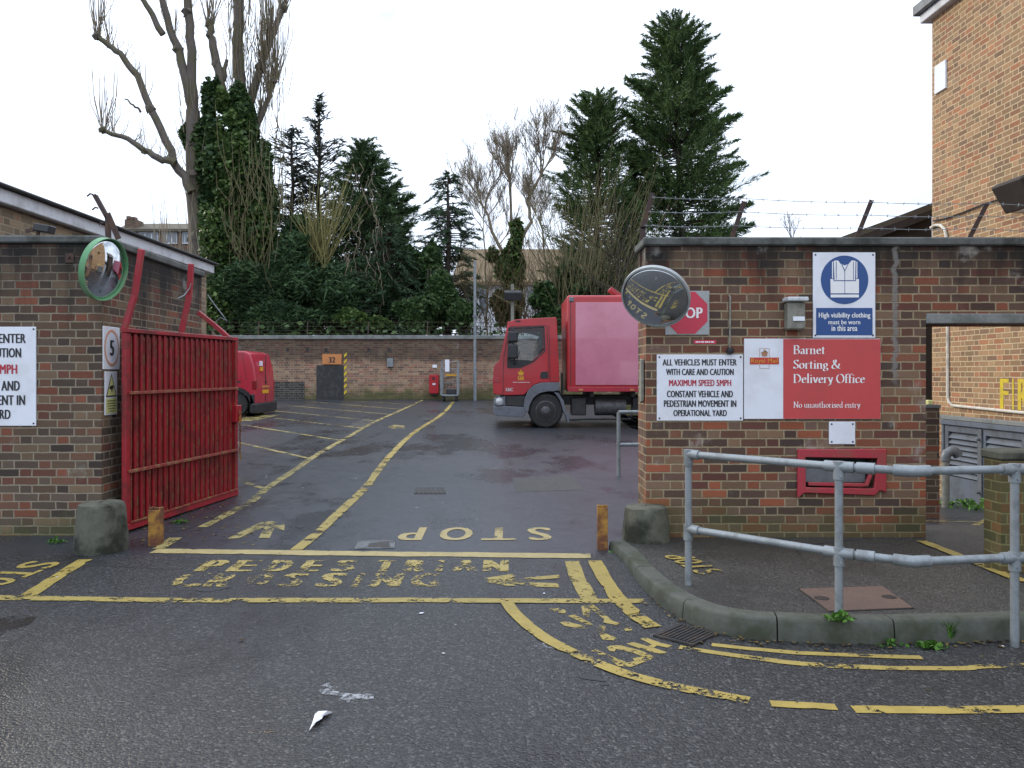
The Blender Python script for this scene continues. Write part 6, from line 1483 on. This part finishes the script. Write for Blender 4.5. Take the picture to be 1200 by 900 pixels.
# central dark conifers
conifer("broad dark conifer filling the middle of the tree line", 426, 162, 430, 33, 62, M['cypress_dark'], 33, nb=420, rise=.45, droop=.25, taper=.68, clump=72, tips=[(423,168,18),(410,190,16),(453,193,18),(440,180,12),(398,214,18),(385,240,20),(462,225,16),(372,262,22),(470,255,18),(430,230,22),(410,250,24),(450,270,24)], group="conifers behind the yard wall")
conifer("dark conifer whose long right boughs sweep outward, right of the broad one", 446, 205, 430, 34, 60, M['cypress_dark'], 34, nb=260, rise=.5, droop=.12, taper=.55, clump=66, tips=[(486,228,10),(491,243,10),(484,262,12),(478,280,14),(470,215,12)], group="conifers behind the yard wall")
conifer("small green conifer standing low in front of the broad dark one", 455, 262, 430, 31, 46, M['spruce'], 35, nb=300, rise=.15, droop=.5, taper=.75, clump=66, group="conifers behind the yard wall")
conifer("slender weeping spruce with drooping twigs, standing alone right of the dark group", 523, 200, 420, 32, 36, M['spruce'], 36, nb=250, rise=.25, droop=.6, taper=.66, clump=84, lean=3, spray=.40, group="conifers behind the yard wall")
# yew mass
rs = np.random.RandomState(40)
def bush(name, label, blobs, mat, cat, seed, size=.13, stems=0, group=None, stemmat='bark_dark'):
    px, py, _, ry, Y, _ = blobs[0]; root = thing(name, label, cat, tuple(P(px, 425, Y)), group)
    if 'yew' in name:
        rs = np.random.RandomState(seed); cs = np.concatenate([blob_pts(rs, P(b[0],b[1],b[4]), b[2]*b[4]/F, min(b[2],b[3])*b[4]/F*.9, b[3]*b[4]/F, b[5], .45, .5) for b in blobs])
        n = len(cs); a = rdirs(rs, n); a[:,2] = a[:,2]*.5 - .35; a[:,1] -= .2; a /= np.linalg.norm(a, axis=1, keepdims=True); s = size*rs.uniform(.6,1.4,(n,1))
        quads_obj("foliage", cs, a*s, perp(rs, a)*s*.22, mat, root, tri=True)
    else: ivy_obj("foliage", blobs, mat, root, seed, size)
    mb = MB(); rg = random.Random(seed)
    for b in blobs:
        for _ in range(3): limb(mb, [(b[0]+rg.uniform(-.3,.3)*b[2],425),(b[0]+rg.uniform(-.4,.4)*b[2],b[1]+b[3]*.4),(b[0]+rg.uniform(-.7,.7)*b[2],b[1]-b[3]*.6)], .08, .02, b[4], rg.random(), 5)
    mb.build("stems", M[stemmat], root); return root
bush("yew_bush", "spreading near-black yew bush beyond the wall at the yard's left", [(295,345,62,54,30.5,13000),(345,325,62,62,31,14000),(330,378,75,30,30,9000),(395,345,52,54,30.8,11000),(352,280,36,34,32,5000),(440,340,60,52,31.5,10000),(270,310,34,50,31,6000)], M['yew'], "bush", 41, .17, group="evergreen bushes over the yard wall")
bush("ivy_bush", "glossy ivy bush over the wall below the weeping spruce", [(515,345,34,50,30.2,6500),(490,365,40,32,29.8,4500),(540,370,24,26,29.8,2400),(485,320,26,50,31.5,3600),(505,305,16,36,31,1500)], M['ivy_dark'], "bush", 42, .11, group="evergreen bushes over the yard wall")
bush("laurel_bush", "lighter green low bush just above the wall coping under the dark conifers", [(415,375,30,18,29.6,2200),(440,380,26,12,29.5,1400)], M['ivy'], "bush", 43, .12, group="evergreen bushes over the yard wall")
bush("ivy_bush", "tangled bush with ivy behind the truck's cargo box", [(672,345,44,44,30.5,4800),(705,350,44,40,30.5,4500),(648,375,40,24,29.8,2600),(640,350,26,26,30,1500)], M['ivy_dark'], "bush", 44, .11, group="evergreen bushes over the yard wall")
# yellow-green shoots
sh = thing("willow_stool", "fan of yellow-green shoots over the dark yew bush", "shrub", tuple(P(378,290,30.8)))
mb = MB(); rg = random.Random(51)
for i in range(95):
    a = rg.gauss(.25,.5); a = rg.gauss(.12,.36); b = P(rg.uniform(364,384), rg.uniform(292,318), 30.4+rg.uniform(-.3,.5)); L = rg.uniform(1.7,3.7)
    mb.tube([b, b+Vector((math.sin(a)*.4*L,rg.uniform(-.15,.15),math.cos(a)*.5*L)), b+Vector((math.sin(a)*.75*L,rg.uniform(-.3,.3),math.cos(a)*L))], [.018,.014,.005], 3, cap=False)
mb.build("shoots", M['shoots_yellow'], sh)
sc = thing("dead_climber", "pale tangle of dead stems hanging before the broad dark conifer", "climber", tuple(P(425,300,30.6)))
mb = MB()
for i in range(34):
    x, y = rg.uniform(405,450), rg.uniform(190,330); q = [(x,y)]
    for k in range(4): q.append((q[-1][0]+rg.uniform(-7,7), q[-1][1]+rg.uniform(4,18)))
    limb(mb, q, .015, .006, 30.6+rg.uniform(-.5,.3), i, 3, .02)
mb.build("stems", M['twig'], sc)
# bare trees
def bare_tree(label, trunk, Y, seed, depth=5, L0=1.6, r0=.12, spread=.5, mat='twig', n0=3, name="bare_tree", cat="tree", group=None, up=.35):
    root = thing(name, label, cat, tuple(P(trunk[0][0][0], trunk[0][0][1], Y)), group)
    mb = MB(); tw = MB(); rg = random.Random(seed)
    def grow(p, d, L, r, lev):
        q = [p]; dd = d.copy()
        for k in range(3):
            dd = (dd + Vector((rg.uniform(-.22,.22), rg.uniform(-.2,.2), rg.uniform(-.05,.2)))).normalized(); q.append(q[-1]+dd*L/3)
        (mb if lev < 2 else tw).tube(q, [r, r*.85, r*.72, r*.6], 5 if lev < 2 else 3, cap=False)
        if lev >= depth: return
        for _ in range(rg.choice((2,2,3))):
            k = rg.choice((1,2,3)); a = rg.uniform(0,2*math.pi)
            nd = (dd + Vector((math.cos(a)*spread, math.sin(a)*spread, up*rg.uniform(.2,1)))).normalized(); grow(q[k], nd, L*rg.uniform(.6,.85), max(r*.6,.0065), lev+1)
        nd = (dd + Vector((rg.uniform(-.25,.25), rg.uniform(-.2,.2), .1))).normalized(); grow(q[3], nd, L*.85, max(r*.65,.0065), lev+1)
    for path in trunk:
        w = limb(mb, path, r0, r0*.6, Y, seed, 7); d = (w[-1]-w[-3]).normalized()
        for _ in range(n0):
            a = rg.uniform(0,2*math.pi); grow(w[-1], (d+Vector((math.cos(a)*spread,math.sin(a)*spread,up))).normalized(), L0, r0*.5, 0)
        for k in range(len(w)//3, len(w), 2): a = rg.uniform(0,2*math.pi); grow(w[k], (d*.5+Vector((math.cos(a)*.8,math.sin(a)*.6,.3))).normalized(), L0*.8, r0*.35, 1)
    mb.build("trunk", M[mat], root, smooth=True); tw.build("crown", M[mat], root); return root
bt = bare_tree("bare twiggy tree with an ivy-wrapped trunk left of the truck cab's floodlight", [[(604,430),(602,340),(600,270),(598,215)],[(601,300),(622,260),(618,235),(634,205)],[(599,310),(580,280),(568,245)]], 33, 61, depth=5, L0=.80, r0=.08, spread=.48, group="bare trees behind the yard wall")
ivy_obj("ivy", [(600,310,22,50,32.7,3000),(598,360,28,40,32.4,3000),(606,275,12,26,32.8,700),(578,300,10,14,32.8,350)], M['ivy'], bt, 62, .11)
bare_tree("thin bare sapling with reddish twigs left of the ivy-wrapped tree", [[(572,420),(570,330),(566,270)]], 36, 63, depth=5, L0=.8, r0=.045, spread=.5, n0=2, group="bare trees behind the yard wall")
bare_tree("bare spreading tree whose twigs reach over the pale house's roof", [[(640,420),(642,330),(636,270)]], 38, 64, depth=5, L0=.85, r0=.06, spread=.55, group="bare trees behind the yard wall")
bs = thing("bare_shrub", "tall bare many-stemmed shrub before the shorter cypress", "shrub", tuple(P(690,420,30.2)))
mb = MB(); rg = random.Random(71)
for i in range(230):
    x0 = rg.uniform(650,728); a = rg.gauss(0,.28) + (x0-690)*.006; q = [(x0, rg.uniform(330,395))]
    L = rg.uniform(60,170)
    for k in range(4): a += rg.uniform(-.12,.12); q.append((q[-1][0]+math.sin(a)*L/4, q[-1][1]-math.cos(a)*L/4))
    limb(mb, q, .016, .005, 30.0+rg.uniform(-.6,.8), i, 3, .02)
mb.build("stems", M['bark_green'], bs)
bs = thing("bare_shrub", "arching bare brown shrub between the cypresses and the right wall's corner", "shrub", tuple(P(735,420,29.6)))
mb = MB()
for i in range(70):
    x0 = rg.uniform(715,750); a = rg.gauss(-.2,.7); q = [(x0, rg.uniform(300,380))]; L = rg.uniform(40,100)
    for k in range(4): a += rg.uniform(-.2,.25); q.append((q[-1][0]+math.sin(a)*L/4, q[-1][1]-math.cos(a)*L/4))
    limb(mb, q, .022, .006, 29.6+rg.uniform(-.3,.8), i, 3, .02)
mb.build("stems", M['bark_dark'], bs)
bs = thing("bare_shrub", "brown twiggy thicket before the pale house, beside the thin galvanised pole", "shrub", tuple(P(590,420,31)))
mb = MB()
for i in range(190):
    x0 = rg.uniform(535,655); a = rg.gauss(0,.35); q = [(x0, rg.uniform(370,395))]; L = rg.uniform(45,115)
    for k in range(4): a += rg.uniform(-.25,.25); q.append((q[-1][0]+math.sin(a)*L/4, q[-1][1]-math.cos(a)*L/4))
    limb(mb, q, .013, .005, 31.2+rg.uniform(-.5,1.2), i, 3, .03)
mb.build("stems", M['twig_brown'], bs)
# cypresses
conifer("shorter ragged cypress left of the tallest one", 700, 108, 420, 33.5, 54, M['cypress'], 81, nb=480, rise=.7, droop=.12, taper=.48, clump=92, tips=[(681,110,12),(701,108,14),(721,117,12),(674,146,14),(663,168,14),(735,165,14),(690,140,20),(712,150,20),(655,205,18),(680,190,24),(720,200,22),(650,240,20),(700,230,26)], group="conifers behind the yard wall", skirt=1.0)
conifer("tallest cypress, broad and deep green, rising above the right gate wall", 803, 22, 430, 34, 72, M['cypress'], 82, nb=760, rise=.6, droop=.12, taper=.46, clump=96, lean=-14, tips=[(796,21,12),(774,34,13),(753,47,12),(785,60,20),(829,46,11),(808,75,20),(732,91,12),(750,100,18),(858,102,13),(838,95,18),(869,134,13),(730,130,13),(845,150,22),(873,190,14),(735,170,16),(858,210,20),(882,238,13),(884,262,14),(740,215,20),(790,120,26),(770,150,26),(815,150,26),(800,190,28),(840,240,26),(770,230,28)], group="conifers behind the yard wall", spray=.46)
conifer("dead brown-topped conifer squeezed between the two cypresses", 742, 165, 420, 35, 24, M['thin_fir'], 83, nb=200, rise=.3, droop=.2, taper=.35, spr=7, bare=.1, group="conifers behind the yard wall")
# small bare tree tip above the right wall
bare_tree("tiny leafy tree top just above the right wall coping", [[(930,330),(929,285)]], 40, 91, depth=3, L0=.6, r0=.05, spread=.5, mat='bark_dark', n0=3)
# far hedge and low garden edges
rs = np.random.RandomState(95); c = np.stack([rs.uniform(-16,10,5200), rs.uniform(29.0,29.5,5200), 1.0+2.35*rs.uniform(0,1,5200)**.8+.12*rs.normal(size=5200)], 1)
c_, a_l, b_l = leaves(rs, c, .11); o = quads_obj("ivy_ground_cover", c_, a_l, b_l, M['ivy_dark'], None); o["kind"] = "stuff"
# tall young shoots behind the low building
rb = thing("bare_shrub", "upright young bare shoots behind the low building's roof end", "shrub", tuple(P(200,330,24)))
mb = MB(); rg = random.Random(97)
for i in range(34):
    x0 = rg.uniform(180,232); top = rg.uniform(205,260) if i % 3 == 0 else rg.uniform(245,285); q = [(x0,330),(x0+rg.uniform(-4,4),(330+top)/2),(x0+rg.uniform(-9,4),top)]
    limb(mb, q, .016, .005, 24+rg.uniform(-.5,.5), i, 3, .02)
mb.build("stems", M['twig'], rb)
# weeds, leaves, grit
def weed(px, py, n, h, label, seed, pave=False, grass=False):
    x, y = GP(px,py) if pave else G(px,py); z = PAVE if pave else gz(y)
    rs = np.random.RandomState(seed); root = thing("weed", label, "weed", (x,y,z), "weeds along the kerb")
    ang = rs.uniform(0,2*math.pi,n); r = rs.uniform(.005,.09,n)*(.6 if grass else 1)
    if grass:
        mb = MB()
        for k in range(n):
            a = ang[k]; d = Vector((math.cos(a),math.sin(a),0)); b = Vector((x,y,z))+d*r[k]*.4; hh = h*rs.uniform(.5,1.1); w = d.cross(Vector((0,0,1)))*.004
            m_, t_ = b+d*hh*.18+Vector((0,0,hh*.65)), b+d*hh*.5+Vector((0,0,hh)); mb.add([b-w,b+w,m_+w*.8,m_-w*.8,t_], [(0,1,2,3),(3,2,4)])
        mb.build("blades", M['weed'], root, fix=False)
    else:
        c = np.stack([x+np.cos(ang)*r, y+np.sin(ang)*r*.7, z+.01+h*rs.uniform(0,1,n)*(1-r/.1)], 1); c, a, b = leaves(rs, c, .018); quads_obj("leaves", c, a, b, M['weed'], root)
        mb = MB()
        for k in range(0,n,4): mb.tube([(x,y,z-.005), tuple(c[k])], .0025, 3)
        mb.build("stalks", M['weed'], root)
weed(984,727,70,.05,"leafy weed at the foot of the middle handrail post",1,True); weed(1062,737,26,.08,"thin weed in the kerb stone joint",2); weed(1113,752,60,.15,"grassy tuft against the kerb near the last handrail post",3,False,True)
weed(1092,759,70,.03,"low creeping weed in the gutter beside the grassy tuft",4); weed(1045,757,24,.03,"scrappy weed in the gutter below the kerb joint",5); weed(66,636,40,.05,"little weed at the left wall's foot beside the guard stone",6); weed(212,613,40,.04,"small weed under the bottom edge of the red gate",7); weed(727,648,26,.05,"weed at the foot of the right guard stone",8)
x, y = 6.1, 11.0
rs = np.random.RandomState(99); n = 260; c = np.stack([rs.uniform(5.7,6.6,n), rs.uniform(10.2,11.2,n), rs.uniform(-.06,.05,n)], 1); c[:,2] += [ground_z(a,b)+.06 for a,b in c[:,:2]]
c, a, b = leaves(rs, c, .035); o = quads_obj("passage_weeds", c, a, b, M['weed'], None); o["kind"] = "stuff"
rs = np.random.RandomState(100); L_ = []
for i in range(900):
    k = rs.randint(0,6)
    if k == 0: x, y = G(rs.uniform(140,300), rs.uniform(590,640))
    elif k == 1: j = rs.randint(20,len(kp)-12); x, y = kp[j][0]+rs.normal()*.04, kp[j][1]-abs(rs.normal())*.05
    elif k == 2: x, y = rs.uniform(-9,3), rs.uniform(26.5,28.1)
    elif k == 3: x, y = rs.uniform(-4,4), rs.uniform(3,28)
    elif k == 4: x, y = rs.uniform(-3.6,-2.9), rs.uniform(7.2,9.6)
    else: x, y = rs.uniform(-8,-2), rs.uniform(14,28)
    s = rs.uniform(.008,.022); an = rs.uniform(0,6.28); L_.append((x,y,gz(y)+.006+rs.uniform(0,.006),s,an))
L_ = np.array(L_); c = L_[:,:3]; a = np.stack([np.cos(L_[:,4]),np.sin(L_[:,4]),rs.uniform(-.2,.2,len(L_))],1)*L_[:,3:4]; b = np.stack([-np.sin(L_[:,4]),np.cos(L_[:,4]),rs.uniform(-.2,.2,len(L_))],1)*L_[:,3:4]*.6
o = quads_obj("leaf_litter", c, a, b, M['brown_leaf'], None); o["kind"] = "stuff"
rs = np.random.RandomState(101); n = 90; c = np.stack([rs.uniform(-4,3,n), rs.uniform(2.8,26,n), np.zeros(n)],1); c[:,2] = [gz(v)+.006 for v in c[:,1]]; an = rs.uniform(0,6.28,n); s = rs.uniform(.006,.022,(n,1))
a = np.stack([np.cos(an),np.sin(an),0*an],1)*s; b = np.stack([-np.sin(an),np.cos(an),0*an],1)*s*.6; o = quads_obj("paper_litter", c, a, b, M['paper'], None); o["kind"] = "stuff"
